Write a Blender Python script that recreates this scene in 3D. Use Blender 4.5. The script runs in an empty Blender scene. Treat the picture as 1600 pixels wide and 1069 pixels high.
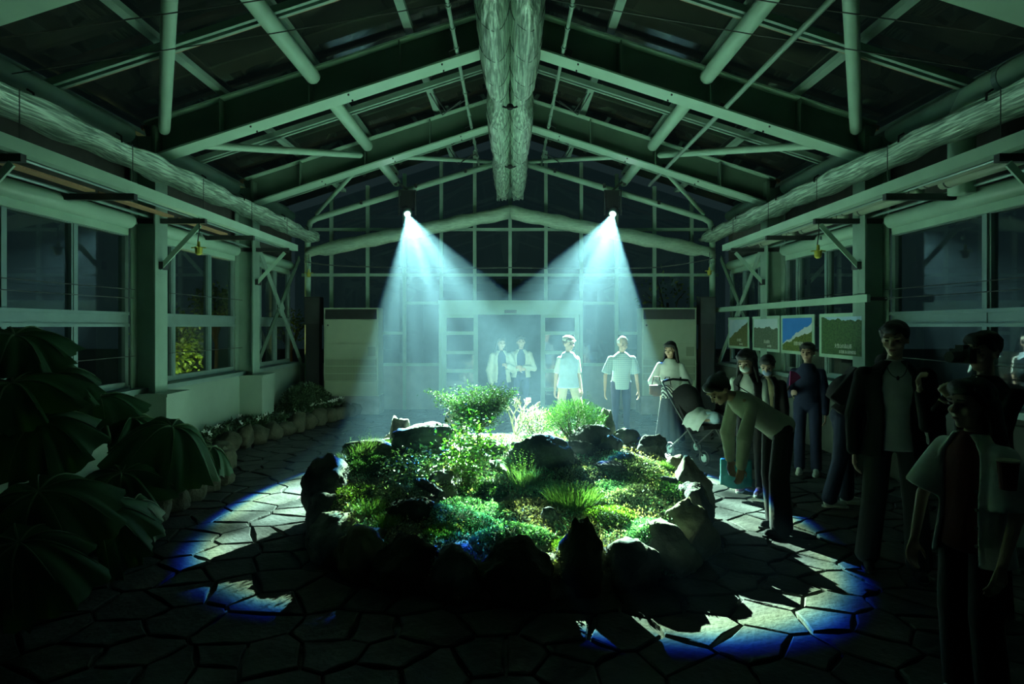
import bpy, math, random
import numpy as np
from mathutils import Vector, Matrix, noise

random.seed(7)
RNG = np.random.default_rng(7)
SC = bpy.context.scene
COL = SC.collection
R = math.radians
V = Vector

# ------------------------------------------------------------------ camera
FPX, CX, HY, EYE = 1050.0, 797.0, 510.0, 1.72      # measured from a 1600x1069 frame
cam_d = bpy.data.cameras.new('camera')
cam_d.sensor_width = 36.0
cam_d.lens = FPX / 1600 * 36
cam_d.shift_x = (800 - CX) / 1600
cam_d.shift_y = -(534.5 - HY) / 1600
cam_d.clip_start = 0.05
cam = bpy.data.objects.new('camera', cam_d)
cam.location = (0, 0, EYE)
cam.rotation_euler = (R(90), 0, 0)
COL.objects.link(cam)
SC.camera = cam

# ------------------------------------------------------------------ world, exposure, render options
w = bpy.data.worlds.new('night')
SC.world = w
w.use_nodes = True
w.node_tree.nodes['Background'].inputs[0].default_value = (0.35, 0.75, 0.8, 1)
w.node_tree.nodes['Background'].inputs[1].default_value = 0.019
SC.view_settings.view_transform = 'Standard'
SC.view_settings.look = 'None'
SC.view_settings.gamma = 1
SC.view_settings.use_curve_mapping = False
SC.view_settings.exposure = 0.3
cy = SC.cycles
cy.use_denoising = True
cy.max_bounces = 6
cy.diffuse_bounces = 4
cy.adaptive_threshold = 0.02
cy.glossy_bounces = 3
cy.transmission_bounces = 6
cy.transparent_max_bounces = 16
cy.volume_bounces = 0
cy.sample_clamp_indirect = 4.0

SPOT_W = 60000.0          # one spotlight
SPOT_COL = (0.64, 1.0, 0.84)
HAZE = 0.0022

# ------------------------------------------------------------------ helpers: pixels
def at(px, py, Y):
    """the point on the ray of a pixel at depth Y"""
    return V(((px - CX) / FPX * Y, Y, EYE + (HY - py) / FPX * Y))
def ground(px, py, h=0.0):
    Y = (EYE - h) * FPX / (py - HY)
    return at(px, py, Y)

# ------------------------------------------------------------------ helpers: materials
def nd(nt, t, **kw):
    n = nt.nodes.new(t)
    for k, v in kw.items():
        setattr(n, k, v)
    return n
def newmat(name):
    m = bpy.data.materials.new(name)
    m.use_nodes = True
    nt = m.node_tree
    nt.nodes.clear()
    out = nd(nt, 'ShaderNodeOutputMaterial')
    return m, nt, out
def c4(c, f=1.0):
    return (min(1, c[0] * f), min(1, c[1] * f), min(1, c[2] * f), 1)
def mat(name, col, rough=0.6, metal=0.0, var=0.18, scale=6.0, bump=0.0, bscale=40.0, col2=None, spec=0.4, stretch=None, lo=0.3, hi=0.7):
    m, nt, out = newmat(name)
    b = nd(nt, 'ShaderNodeBsdfPrincipled')
    b.inputs['Roughness'].default_value = rough
    b.inputs['Metallic'].default_value = metal
    b.inputs['Specular IOR Level'].default_value = spec
    tc = nd(nt, 'ShaderNodeTexCoord')
    src = tc.outputs['Object']
    if stretch:
        mp = nd(nt, 'ShaderNodeMapping')
        mp.inputs['Scale'].default_value = stretch
        nt.links.new(src, mp.inputs['Vector'])
        src = mp.outputs['Vector']
    n1 = nd(nt, 'ShaderNodeTexNoise')
    n1.inputs['Scale'].default_value = scale
    n1.inputs['Detail'].default_value = 5
    nt.links.new(src, n1.inputs['Vector'])
    rp = nd(nt, 'ShaderNodeValToRGB')
    rp.color_ramp.elements[0].position = lo
    rp.color_ramp.elements[1].position = hi
    rp.color_ramp.elements[0].color = c4(col, 1 - var)
    rp.color_ramp.elements[1].color = c4(col2, 1) if col2 else c4(col, 1 + var)
    nt.links.new(n1.outputs['Fac'], rp.inputs['Fac'])
    nt.links.new(rp.outputs['Color'], b.inputs['Base Color'])
    if bump:
        n2 = nd(nt, 'ShaderNodeTexNoise')
        n2.inputs['Scale'].default_value = bscale
        n2.inputs['Detail'].default_value = 4
        nt.links.new(src, n2.inputs['Vector'])
        bp = nd(nt, 'ShaderNodeBump')
        bp.inputs['Strength'].default_value = bump
        bp.inputs['Distance'].default_value = 0.02
        nt.links.new(n2.outputs['Fac'], bp.inputs['Height'])
        nt.links.new(bp.outputs['Normal'], b.inputs['Normal'])
    nt.links.new(b.outputs[0], out.inputs['Surface'])
    return m
def leafmat(name, c1, c2, trans=0.35, rough=0.4, gloss=0.1):
    m, nt, out = newmat(name)
    g = nd(nt, 'ShaderNodeNewGeometry')
    rp = nd(nt, 'ShaderNodeValToRGB')
    rp.color_ramp.elements[0].color = c4(c1)
    rp.color_ramp.elements[1].color = c4(c2)
    nt.links.new(g.outputs['Random Per Island'], rp.inputs['Fac'])
    df = nd(nt, 'ShaderNodeBsdfDiffuse')
    tr = nd(nt, 'ShaderNodeBsdfTranslucent')
    gl = nd(nt, 'ShaderNodeBsdfGlossy')
    gl.inputs['Roughness'].default_value = rough
    gl.inputs['Color'].default_value = (0.8, 0.9, 0.85, 1)
    hs = nd(nt, 'ShaderNodeMixRGB', blend_type='MULTIPLY')
    hs.inputs['Fac'].default_value = 1
    hs.inputs['Color2'].default_value = (1.25, 1.1, 0.35, 1)
    nt.links.new(rp.outputs['Color'], hs.inputs['Color1'])
    nt.links.new(rp.outputs['Color'], df.inputs['Color'])
    nt.links.new(hs.outputs['Color'], tr.inputs['Color'])
    m1 = nd(nt, 'ShaderNodeMixShader')
    m1.inputs['Fac'].default_value = trans
    nt.links.new(df.outputs[0], m1.inputs[1])
    nt.links.new(tr.outputs[0], m1.inputs[2])
    m2 = nd(nt, 'ShaderNodeMixShader')
    m2.inputs['Fac'].default_value = gloss
    nt.links.new(m1.outputs[0], m2.inputs[1])
    nt.links.new(gl.outputs[0], m2.inputs[2])
    nt.links.new(m2.outputs[0], out.inputs['Surface'])
    return m
def glassmat(name, tint, dust, dustcol, rough=0.02, clear=0.8):
    """pane of glass: a mirror-like skin by Fresnel, see-through, with a film of dust"""
    m, nt, out = newmat(name)
    tr = nd(nt, 'ShaderNodeBsdfTransparent')
    tr.inputs['Color'].default_value = c4(tint, clear)
    gl = nd(nt, 'ShaderNodeBsdfGlossy')
    gl.inputs['Roughness'].default_value = rough
    lw = nd(nt, 'ShaderNodeLayerWeight')
    lw.inputs['Blend'].default_value = 0.5
    pw = nd(nt, 'ShaderNodeMath', operation='POWER')
    nt.links.new(lw.outputs['Facing'], pw.inputs[0])
    pw.inputs[1].default_value = 4.0
    fr = nd(nt, 'ShaderNodeMath', operation='MULTIPLY_ADD')
    nt.links.new(pw.outputs[0], fr.inputs[0])
    fr.inputs[1].default_value = 0.9
    fr.inputs[2].default_value = 0.03
    df = nd(nt, 'ShaderNodeBsdfDiffuse')
    df.inputs['Color'].default_value = c4(dustcol)
    tc = nd(nt, 'ShaderNodeTexCoord')
    n1 = nd(nt, 'ShaderNodeTexNoise')
    n1.inputs['Scale'].default_value = 1.6
    n1.inputs['Detail'].default_value = 6
    nt.links.new(tc.outputs['Object'], n1.inputs['Vector'])
    mr = nd(nt, 'ShaderNodeMapRange')
    mr.inputs['From Min'].default_value = 0.35
    mr.inputs['From Max'].default_value = 0.75
    mr.inputs['To Min'].default_value = dust * 0.4
    mr.inputs['To Max'].default_value = dust * 1.6
    nt.links.new(n1.outputs['Fac'], mr.inputs['Value'])
    a = nd(nt, 'ShaderNodeMixShader')
    nt.links.new(mr.outputs['Result'], a.inputs['Fac'])
    nt.links.new(tr.outputs[0], a.inputs[1])
    nt.links.new(df.outputs[0], a.inputs[2])
    b = nd(nt, 'ShaderNodeMixShader')
    nt.links.new(fr.outputs[0], b.inputs['Fac'])
    nt.links.new(a.outputs[0], b.inputs[1])
    nt.links.new(gl.outputs[0], b.inputs[2])
    nt.links.new(b.outputs[0], out.inputs['Surface'])
    return m
def glowmat(name, col, strength):
    m, nt, out = newmat(name)
    e = nd(nt, 'ShaderNodeEmission')
    e.inputs['Color'].default_value = c4(col)
    e.inputs['Strength'].default_value = strength
    nt.links.new(e.outputs[0], out.inputs['Surface'])
    return m

# ------------------------------------------------------------------ helpers: meshes
class MB:
    def __init__(self):
        self.v, self.f = [], []
    def add(self, vs, fs):
        o = len(self.v)
        self.v.extend(vs)
        self.f.extend([tuple(i + o for i in f) for f in fs])
        return self
    def box(self, c, s, rot=None):
        x, y, z = s[0] / 2, s[1] / 2, s[2] / 2
        vs = [V((i * x, j * y, k * z)) for i in (-1, 1) for j in (-1, 1) for k in (-1, 1)]
        if rot is not None:
            vs = [rot @ q for q in vs]
        vs = [tuple(q + V(c)) for q in vs]
        return self.add(vs, [(0, 1, 3, 2), (4, 6, 7, 5), (0, 4, 5, 1), (2, 3, 7, 6), (0, 2, 6, 4), (1, 5, 7, 3)])
    def b2(self, x0, x1, y0, y1, z0, z1):
        return self.box(((x0 + x1) / 2, (y0 + y1) / 2, (z0 + z1) / 2), (abs(x1 - x0), abs(y1 - y0), abs(z1 - z0)))
    def bar(self, p, q, wd, ht, up=(0, 0, 1), off=(0, 0)):
        p, q = V(p), V(q)
        d = (q - p)
        L = d.length
        d.normalize()
        s = d.cross(V(up)).normalized()
        u = s.cross(d).normalized()
        vs = []
        for e in (p, q):
            for i, j in ((-1, -1), (1, -1), (1, 1), (-1, 1)):
                vs.append(tuple(e + s * (i * wd / 2 + off[0]) + u * (j * ht / 2 + off[1])))
        return self.add(vs, [(3, 2, 1, 0), (4, 5, 6, 7), (0, 1, 5, 4), (1, 2, 6, 5), (2, 3, 7, 6), (3, 0, 4, 7)])
    def tube(self, pts, r, n=10, cap=True):
        pts = [V(p) for p in pts]
        k = len(pts)
        rs = [r] * k if not hasattr(r, '__len__') else list(r)
        vs, fs = [], []
        prev = None
        for i, p in enumerate(pts):
            a = pts[max(0, i - 1)]
            b = pts[min(k - 1, i + 1)]
            d = (b - a).normalized()
            if prev is None:
                ref = V((0, 0, 1)) if abs(d.z) < 0.9 else V((1, 0, 0))
                s = d.cross(ref).normalized()
            else:
                s = (prev - d * prev.dot(d)).normalized()
            prev = s
            u = d.cross(s)
            for j in range(n):
                t = 2 * math.pi * j / n
                vs.append(tuple(p + (s * math.cos(t) + u * math.sin(t)) * rs[i]))
        for i in range(k - 1):
            for j in range(n):
                j2 = (j + 1) % n
                fs.append((i * n + j, i * n + j2, (i + 1) * n + j2, (i + 1) * n + j))
        if cap:
            fs.append(tuple(range(n - 1, -1, -1)))
            fs.append(tuple((k - 1) * n + j for j in range(n)))
        return self.add(vs, fs)
    def cyl(self, p, q, r, n=12, r2=None):
        return self.tube([p, q], [r, r if r2 is None else r2], n)
    def ell(self, c, rad, M=None, seg=12, rings=8):
        vs, fs = [], []
        c = V(c)
        for i in range(1, rings):
            a = math.pi * i / rings
            for j in range(seg):
                b = 2 * math.pi * j / seg
                q = V((rad[0] * math.sin(a) * math.cos(b), rad[1] * math.sin(a) * math.sin(b), rad[2] * math.cos(a)))
                vs.append(tuple(c + (M @ q if M is not None else q)))
        top, bot = V((0, 0, rad[2])), V((0, 0, -rad[2]))
        vs.append(tuple(c + (M @ top if M is not None else top)))
        vs.append(tuple(c + (M @ bot if M is not None else bot)))
        T, B = len(vs) - 2, len(vs) - 1
        for i in range(rings - 2):
            for j in range(seg):
                j2 = (j + 1) % seg
                fs.append((i * seg + j, (i + 1) * seg + j, (i + 1) * seg + j2, i * seg + j2))
        for j in range(seg):
            j2 = (j + 1) % seg
            fs.append((T, j, j2))
            fs.append((B, (rings - 2) * seg + j2, (rings - 2) * seg + j))
        return self.add(vs, fs)
    def cap(self, p, q, r1, r2, n=12):
        """tapered capsule"""
        p, q = V(p), V(q)
        d = q - p
        L = max(d.length, 1e-6)
        d = d / L
        pts, rs = [], []
        for a in (-80, -50, -20):
            pts.append(p + d * (r1 * math.sin(R(a)))); rs.append(r1 * math.cos(R(a)))
        for a in (20, 50, 80):
            pts.append(q + d * (r2 * math.sin(R(a)))); rs.append(r2 * math.cos(R(a)))
        return self.tube(pts, rs, n)
    def prism(self, poly, z0, z1, bev=0.0):
        n = len(poly)
        cxy = (sum(p[0] for p in poly) / n, sum(p[1] for p in poly) / n)
        vs = [(p[0], p[1], z0) for p in poly]
        fs = []
        if bev:
            vs += [(p[0], p[1], z1 - bev) for p in poly]
            for p in poly:
                dx, dy = cxy[0] - p[0], cxy[1] - p[1]
                L = math.hypot(dx, dy) or 1
                vs.append((p[0] + dx / L * bev * 1.6, p[1] + dy / L * bev * 1.6, z1))
            rows = 3
        else:
            vs += [(p[0], p[1], z1) for p in poly]
            rows = 2
        for k in range(rows - 1):
            for j in range(n):
                j2 = (j + 1) % n
                fs.append((k * n + j, k * n + j2, (k + 1) * n + j2, (k + 1) * n + j))
        fs.append(tuple((rows - 1) * n + j for j in range(n)))
        fs.append(tuple(range(n - 1, -1, -1)))
        return self.add(vs, fs)
    def build(self, name, m, parent=None, smooth=False):
        me = bpy.data.meshes.new(name)
        me.from_pydata([tuple(q) for q in self.v], [], self.f)
        me.update()
        if smooth:
            me.polygons.foreach_set('use_smooth', [True] * len(me.polygons))
        if m is not None:
            me.materials.append(m)
        o = bpy.data.objects.new(name, me)
        COL.objects.link(o)
        if parent is not None:
            o.parent = parent
        return o
def tag(o, label=None, cat=None, group=None, kind=None):
    if label: o['label'] = label
    if cat: o['category'] = cat
    if group: o['group'] = group
    if kind: o['kind'] = kind
    return o
def empty(name, loc=(0, 0, 0), rz=0.0, label=None, cat=None, group=None, kind=None):
    o = bpy.data.objects.new(name, None)
    COL.objects.link(o)
    o.location = loc
    o.rotation_euler = (0, 0, rz)
    return tag(o, label, cat, group, kind)
def struct(o):
    o['kind'] = 'structure'
    return o
def share(src, parent=None):
    c = src.copy()
    COL.objects.link(c)
    c.parent = parent
    return c

# ------------------------------------------------------------------ materials
M = {}
M['paint'] = mat('bounce_green_paint', (0.40, 0.59, 0.46), 0.45, var=0.08, scale=3)  # green light bounced up from the plants is mixed into the frame colour
M['paint_dim'] = mat('bounce_green_paint_dark', (0.25, 0.37, 0.30), 0.5, var=0.15, scale=3)  # darker version of the frame colour, same green bounce light mixed in
M['web'] = mat('shaded_steel_paint', (0.10, 0.16, 0.12), 0.6, var=0.2, scale=2)  # darkened copy of the frame colour: shade on webs and plates painted in
M['dark_steel'] = mat('dark_steel', (0.05, 0.055, 0.055), 0.5, metal=0.4)
M['black'] = mat('black_plastic', (0.012, 0.013, 0.014), 0.5)
M['alu'] = mat('aluminium', (0.26, 0.37, 0.35), 0.4, metal=0.3, var=0.08)  # greened to carry the light bounced off the plants
M['plinth'] = mat('plinth_render', (0.30, 0.40, 0.33), 0.8, var=0.1, scale=2, bump=0.15, bscale=60)  # base colour includes the plants' green bounce light
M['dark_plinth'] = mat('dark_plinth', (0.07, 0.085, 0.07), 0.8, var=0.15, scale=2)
M['concrete'] = mat('concrete', (0.20, 0.21, 0.20), 0.9, var=0.2)
M['wall'] = mat('back_wall_panel', (0.22, 0.24, 0.23), 0.7, var=0.1)
M['brick'] = mat('dark_wall', (0.06, 0.06, 0.055), 0.9)
M['wood'] = mat('warm_batten', (0.42, 0.24, 0.13), 0.6, var=0.2, stretch=(1, 8, 8))
M['glass'] = glassmat('window_glass', (0.82, 0.9, 0.9), 0.03, (0.25, 0.3, 0.28))
M['roofglass'] = glassmat('roof_glass', (0.7, 0.75, 0.7), 0.14, (0.16, 0.17, 0.12), rough=0.03, clear=0.6)
M['shade'] = mat('silver_shade_cloth', (0.19, 0.29, 0.22), 0.36, metal=0.3, var=0.0, scale=6, bump=0.6, bscale=9,  # silver cloth, its tones greened for the bounced plant light
                 col2=(0.74, 0.94, 0.78), stretch=(9, 0.35, 9), lo=0.40, hi=0.64)
M['shade_x'] = mat('silver_shade_gable', (0.30, 0.42, 0.32), 0.5, metal=0.2, var=0.0, scale=12, bump=0.4, bscale=25,  # gable cloth tones hold the same green bounce light
                   col2=(0.56, 0.74, 0.58), stretch=(0.5, 8, 8))
M['cord'] = mat('black_cord', (0.01, 0.012, 0.012), 0.7)
M['cable'] = mat('grey_cable', (0.06, 0.07, 0.065), 0.6)
M['cream'] = mat('cream_enamel', (0.32, 0.38, 0.28), 0.45, var=0.05)
M['cream_dk'] = mat('grille_enamel', (0.18, 0.22, 0.15), 0.5, var=0.05)
M['yellow'] = mat('yellow_plastic', (0.45, 0.42, 0.06), 0.5)
M['soil'] = mat('soil', (0.10, 0.085, 0.06), 0.95, var=0.4, scale=9, bump=0.6, bscale=50, col2=(0.30, 0.30, 0.24))
M['bedsoil'] = mat('bed_soil', (0.035, 0.035, 0.025), 0.95, var=0.4, scale=9, bump=0.6, bscale=30)
M['mortar'] = mat('mortar', (0.05, 0.056, 0.052), 0.9, var=0.25, scale=5, bump=0.3)
M['lawn'] = mat('night_ground', (0.02, 0.03, 0.02), 0.95)
for i, c in enumerate([(0.034, 0.039, 0.037), (0.044, 0.044, 0.039), (0.029, 0.034, 0.034), (0.042, 0.042, 0.032)]):
    M['flag%d' % i] = mat('flagstone_%d' % i, c, 0.85, var=0.35, scale=4.5, bump=0.5, bscale=22)
M['rock0'] = mat('basalt', (0.035, 0.04, 0.042), 0.85, var=0.4, scale=3.5, bump=1.0, bscale=18, col2=(0.16, 0.17, 0.16))
M['rock1'] = mat('lichen_rock', (0.09, 0.085, 0.06), 0.9, var=0.4, scale=4, bump=1.0, bscale=18, col2=(0.34, 0.35, 0.29))
M['rock2'] = mat('ochre_rock', (0.10, 0.08, 0.03), 0.9, var=0.4, scale=4, bump=0.9, bscale=16, col2=(0.28, 0.26, 0.17))
M['rock3'] = mat('mossy_rock', (0.03, 0.042, 0.015), 0.95, var=0.4, scale=3, bump=0.9, bscale=24, col2=(0.085, 0.085, 0.06))
M['log'] = mat('weathered_log', (0.05, 0.05, 0.05), 0.9, var=0.4, bump=0.8, stretch=(2, 10, 10), col2=(0.2, 0.2, 0.19))
M['bark'] = mat('bark', (0.09, 0.065, 0.04), 0.9, var=0.3, bump=0.5)
M['twig'] = mat('pale_twig', (0.6, 0.55, 0.45), 0.8)
LEAF = {
    'shrub': leafmat('shrub_leaf', (0.010, 0.042, 0.02), (0.085, 0.20, 0.115), 0.18, gloss=0.05),
    'ivy': leafmat('ivy_leaf', (0.024, 0.080, 0.040), (0.128, 0.240, 0.160), 0.25, rough=0.3, gloss=0.14),
    'bush': leafmat('bush_needle', (0.018, 0.085, 0.022), (0.09, 0.23, 0.10), 0.25, gloss=0.03),
    'silver': leafmat('silver_leaf', (0.132, 0.220, 0.169), (0.462, 0.550, 0.532), 0.25, gloss=0.04),
    'broad': leafmat('broad_leaf', (0.048, 0.176, 0.040), (0.128, 0.320, 0.096), 0.4, rough=0.35, gloss=0.12),
    'grass': leafmat('grass_blade', (0.052, 0.173, 0.031), (0.173, 0.352, 0.123), 0.4),
    'yellowgrass': leafmat('yellow_grass', (0.069, 0.182, 0.045), (0.167, 0.314, 0.180), 0.4),
    'moss': leafmat('moss_leaf', (0.081, 0.243, 0.035), (0.270, 0.486, 0.105), 0.35),
    'teal': leafmat('teal_mat_leaf', (0.078, 0.310, 0.188), (0.373, 0.745, 0.546), 0.25),
    'sage': leafmat('sage_mat_leaf', (0.208, 0.327, 0.229), (0.624, 0.772, 0.621), 0.25),
    'dry': leafmat('dry_mat_leaf', (0.223, 0.223, 0.107), (0.624, 0.624, 0.428), 0.25),
    'giant': leafmat('giant_leaf', (0.026, 0.08, 0.036), (0.036, 0.10, 0.044), 0.2, rough=0.5, gloss=0.03),
    'bed': leafmat('bed_leaf', (0.015, 0.05, 0.015), (0.06, 0.12, 0.04), 0.25),
    'out': leafmat('garden_leaf', (0.12, 0.24, 0.02), (0.36, 0.48, 0.04), 0.4),
}
M['petal'] = mat('white_petal', (0.8, 0.82, 0.78), 0.7, var=0.05)
M['rib'] = mat('leaf_rib', (0.10, 0.17, 0.08), 0.6)
M['stalk'] = mat('leaf_stalk', (0.07, 0.11, 0.04), 0.6)

# ================================================================== the setting
RIDGE, SLOPE = 5.08, 0.325
def zb(x, up=0.0):
    return RIDGE - SLOPE * abs(x) + up
YB = 13.9                       # glazed back wall

# ---------------- island outline (needed by the paving)
IC = V((0.0, 5.78)); IA, IB = 1.63, 1.62
def in_island(x, y, k=1.0):
    return ((x - IC.x) / (IA * k)) ** 2 + ((y - IC.y) / (IB * k)) ** 2 < 1
def bed_edge(y):                # inner edge of the planting bed along the left wall
    if y < 7.4: return -3.12 - 0.03 * (y - 4)
    if y < 9.0: return -3.25 - 0.42 * (y - 7.4)
    return -3.92 + 0.21 * (y - 9.0)

# ---------------- floor with flagstones
fl = MB()
fl.b2(-4.6, 4.6, -3.0, 13.9, -0.25, -0.03)
floor = struct(fl.build('floor', M['mortar']))
tag(floor, 'irregular crazy paving of grey flagstones around the rock island', None)
def clip(poly, nx, ny, c):
    out = []
    for i in range(len(poly)):
        a, b = poly[i], poly[(i + 1) % len(poly)]
        da, db = nx * a[0] + ny * a[1] - c, nx * b[0] + ny * b[1] - c
        if da <= 0: out.append(a)
        if (da < 0 < db) or (db < 0 < da):
            t = da / (da - db)
            out.append((a[0] + (b[0] - a[0]) * t, a[1] + (b[1] - a[1]) * t))
    return out
sites = []
ST = 0.36
for i in range(-13, 14):
    for j in range(4, 43):
        sites.append((i * ST + (0.5 * ST if j % 2 else 0) + random.uniform(-0.16, 0.16), j * ST * 0.9 + random.uniform(-0.15, 0.15)))
cells = []
SA = np.array(sites)
for k, (sx, sy) in enumerate(sites):
    if not (-4.4 < sx < 4.5 and 1.5 < sy < 13.7): continue
    if in_island(sx, sy, 0.88): continue
    if sx < bed_edge(sy) - 0.2: continue
    d2 = (SA[:, 0] - sx) ** 2 + (SA[:, 1] - sy) ** 2
    poly = [(sx - 0.8, sy - 0.8), (sx + 0.8, sy - 0.8), (sx + 0.8, sy + 0.8), (sx - 0.8, sy + 0.8)]
    gap = random.uniform(0.004, 0.013)
    for q in np.argsort(d2)[1:16]:
        ox, oy = SA[q]
        nx, ny = ox - sx, oy - sy
        L = math.hypot(nx, ny)
        nx /= L; ny /= L
        poly = clip(poly, nx, ny, nx * (sx + ox) / 2 + ny * (sy + oy) / 2 - gap)
        if len(poly) < 3: break
    if len(poly) >= 3:
        # wobble long edges so the stones are not straight sided
        pw = []
        n = len(poly)
        for a in range(n):
            p, q2 = poly[a], poly[(a + 1) % n]
            pw.append(p)
            L = math.hypot(q2[0] - p[0], q2[1] - p[1])
            if L > 0.16:
                mx, my = (p[0] + q2[0]) / 2, (p[1] + q2[1]) / 2
                s = random.uniform(-0.002, 0.022)
                dx, dy = sx - mx, sy - my
                l2 = math.hypot(dx, dy) or 1
                pw.append((mx + dx / l2 * s, my + dy / l2 * s))
        cells.append((sy, sx, pw))
cells.sort()
far = MB()
for k, (sy, sx, poly) in enumerate(cells):
    top = random.uniform(-0.004, 0.006)
    if k < 298:
        mb = MB()
        mb.prism([(p[0] - sx, p[1] - sy) for p in poly], -0.035, top, 0.006)
        o = mb.build('flagstone', M['flag%d' % random.choice((0, 0, 1, 1, 2, 3))], floor)
        o.location = (sx, sy, 0)
    else:
        far.prism(poly, -0.035, top, 0.006)
o = far.build('distant_flagstones', M['flag0'], floor)
o['kind'] = 'stuff'

# ---------------- ground outside
g = MB(); g.b2(-40, 40, -20, 60, -0.45, -0.3)
struct(g.build('ground_outside', M['lawn']))

# ---------------- side walls: plinth, sill, head band; windows as their own structure
def side_wall(side):
    nm = 'left' if side < 0 else 'right'
    root = struct(empty('wall_' + nm))
    mb = MB()
    mb.b2(side * 4.34, side * 4.7, -3, YB, -0.1, 0.93)
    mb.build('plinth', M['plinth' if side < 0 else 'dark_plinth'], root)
    mb = MB()
    mb.b2(side * 4.30, side * 4.7, -3, YB, 0.93, 0.99)
    mb.build('sill', M['alu'], root)
    mb = MB()
    mb.b2(side * 4.52, side * 4.62, -3, YB, 2.84, 3.95)
    mb.build('head_panel', M['brick'], root)
    # white column blocks
    for yc in (2, 5, 8, 11):
        mb = MB()
        mb.b2(side * 3.98, side * 4.36, yc - 0.22, yc + 0.32, -0.02, 0.9)
        mb.b2(side * 3.96, side * 4.36, yc - 0.24, yc + 0.34, 0.9, 0.935)
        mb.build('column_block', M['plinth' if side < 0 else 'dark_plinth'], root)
    return root
wl = side_wall(-1); wr = side_wall(1)

def window(n, side, y0, y1, mull):
    root = struct(empty('window_%d' % n))
    x = side * 4.5
    z0, z1, zt = 1.0, 2.84, 1.80
    fr = MB()
    for y in (y0, y1):
        fr.b2(x - 0.04, x + 0.04, y - 0.035, y + 0.035, z0, z1)
    for z in (z0 + 0.035, z1 - 0.035):
        fr.b2(x - 0.04, x + 0.04, y0, y1, z - 0.035, z + 0.035)
    fr.build('window_frame', M['alu'], root)
    tr = MB()
    tr.b2(x - 0.05, x + 0.05, y0, y1, zt - 0.06, zt + 0.06)
    tr.b2(x - side * 0.08 - 0.01, x, y0, y1, zt + 0.05, zt + 0.085)
    tr.b2(x - side * 0.08 - 0.01, x, y0, y1, zt - 0.085, zt - 0.05)
    tr.build('transom', M['alu'], root)
    ys = [y0] + list(mull) + [y1]
    for y in mull:
        mb = MB(); mb.b2(x - 0.035, x + 0.035, y - 0.04, y + 0.04, z0, z1)
        mb.b2(x - side * 0.05 - 0.006, x, y - 0.015, y + 0.05, z0 + 0.05, z1 - 0.05)
        mb.build('mullion', M['alu'], root)
    for a, b in zip(ys[:-1], ys[1:]):
        for c, d in ((z0, zt), (zt, z1)):
            mb = MB(); mb.b2(x - 0.004, x + 0.004, a, b, c, d)
            mb.build('pane', M['glass'], root)
window(1, -1, 2.18, 4.82, (3.5,)); window(2, -1, 5.18, 7.82, (5.9, 6.88))
window(3, -1, 8.2, 10.85, (8.9, 9.98)); window(4, -1, 11.2, 13.6, (12.0, 12.8))
window(5, 1, 2.18, 4.82, (3.5,)); window(6, 1, 5.18, 7.82, (6.28,))
window(7, 1, 8.2, 10.85, (8.5, 9.45, 10.4)); window(8, 1, 11.2, 13.6, (12.0, 12.8))

# ---------------- glazed back wall with the gable
bw = struct(empty('wall_back'))
MUL = [-3.69, -2.94, -2.18, -1.42, -0.73, 0.0, 0.74, 1.47, 2.2, 2.98, 3.75]
for i, x in enumerate(MUL):
    z0 = 2.2 if -1.4 < x < 1.45 else 0.0
    mb = MB(); mb.b2(x - 0.035, x + 0.035, YB - 0.05, YB + 0.05, z0, zb(x, 0.5))
    mb.build('mullion', M['paint_dim'], bw)
for z, x0, x1 in ((2.78, -4.3, 4.3), (2.2, -2.18, 2.2), (1.58, -2.94, -2.18), (1.58, 2.2, 2.98), (0.93, -4.3, -1.42), (0.93, 1.47, 4.3), (3.72, -4.3, 4.3)):
    mb = MB(); mb.b2(x0, x1, YB - 0.045, YB + 0.045, z - 0.03, z + 0.03)
    mb.build('transom', M['paint_dim'], bw)
xs = [-4.45] + MUL + [4.45]
for a, b in zip(xs[:-1], xs[1:]):
    for c, d in ((0.93, 2.2), (2.2, 2.78), (2.78, 3.72), (3.72, None)):
        if c == 0.93 and -1.43 <= a and b <= 1.48: continue
        mb = MB()
        if d is None:
            za, zc = zb(a, 0.45), zb(b, 0.45)
            mb.add([(a, YB, c), (b, YB, c), (b, YB, zc), (a, YB, za), (a, YB + 0.008, c), (b, YB + 0.008, c), (b, YB + 0.008, zc), (a, YB + 0.008, za)],
                   [(0, 1, 2, 3), (7, 6, 5, 4), (0, 4, 5, 1), (3, 2, 6, 7)])
        else:
            mb.b2(a, b, YB, YB + 0.008, c, d)
        mb.build('pane', M['glass'], bw)
    if not (-1.43 <= a and b <= 1.48):
        mb = MB(); mb.b2(a + 0.03, b - 0.03, YB - 0.02, YB + 0.03, 0, 0.93)
        mb.build('lower_panel', M['wall'], bw)
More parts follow.
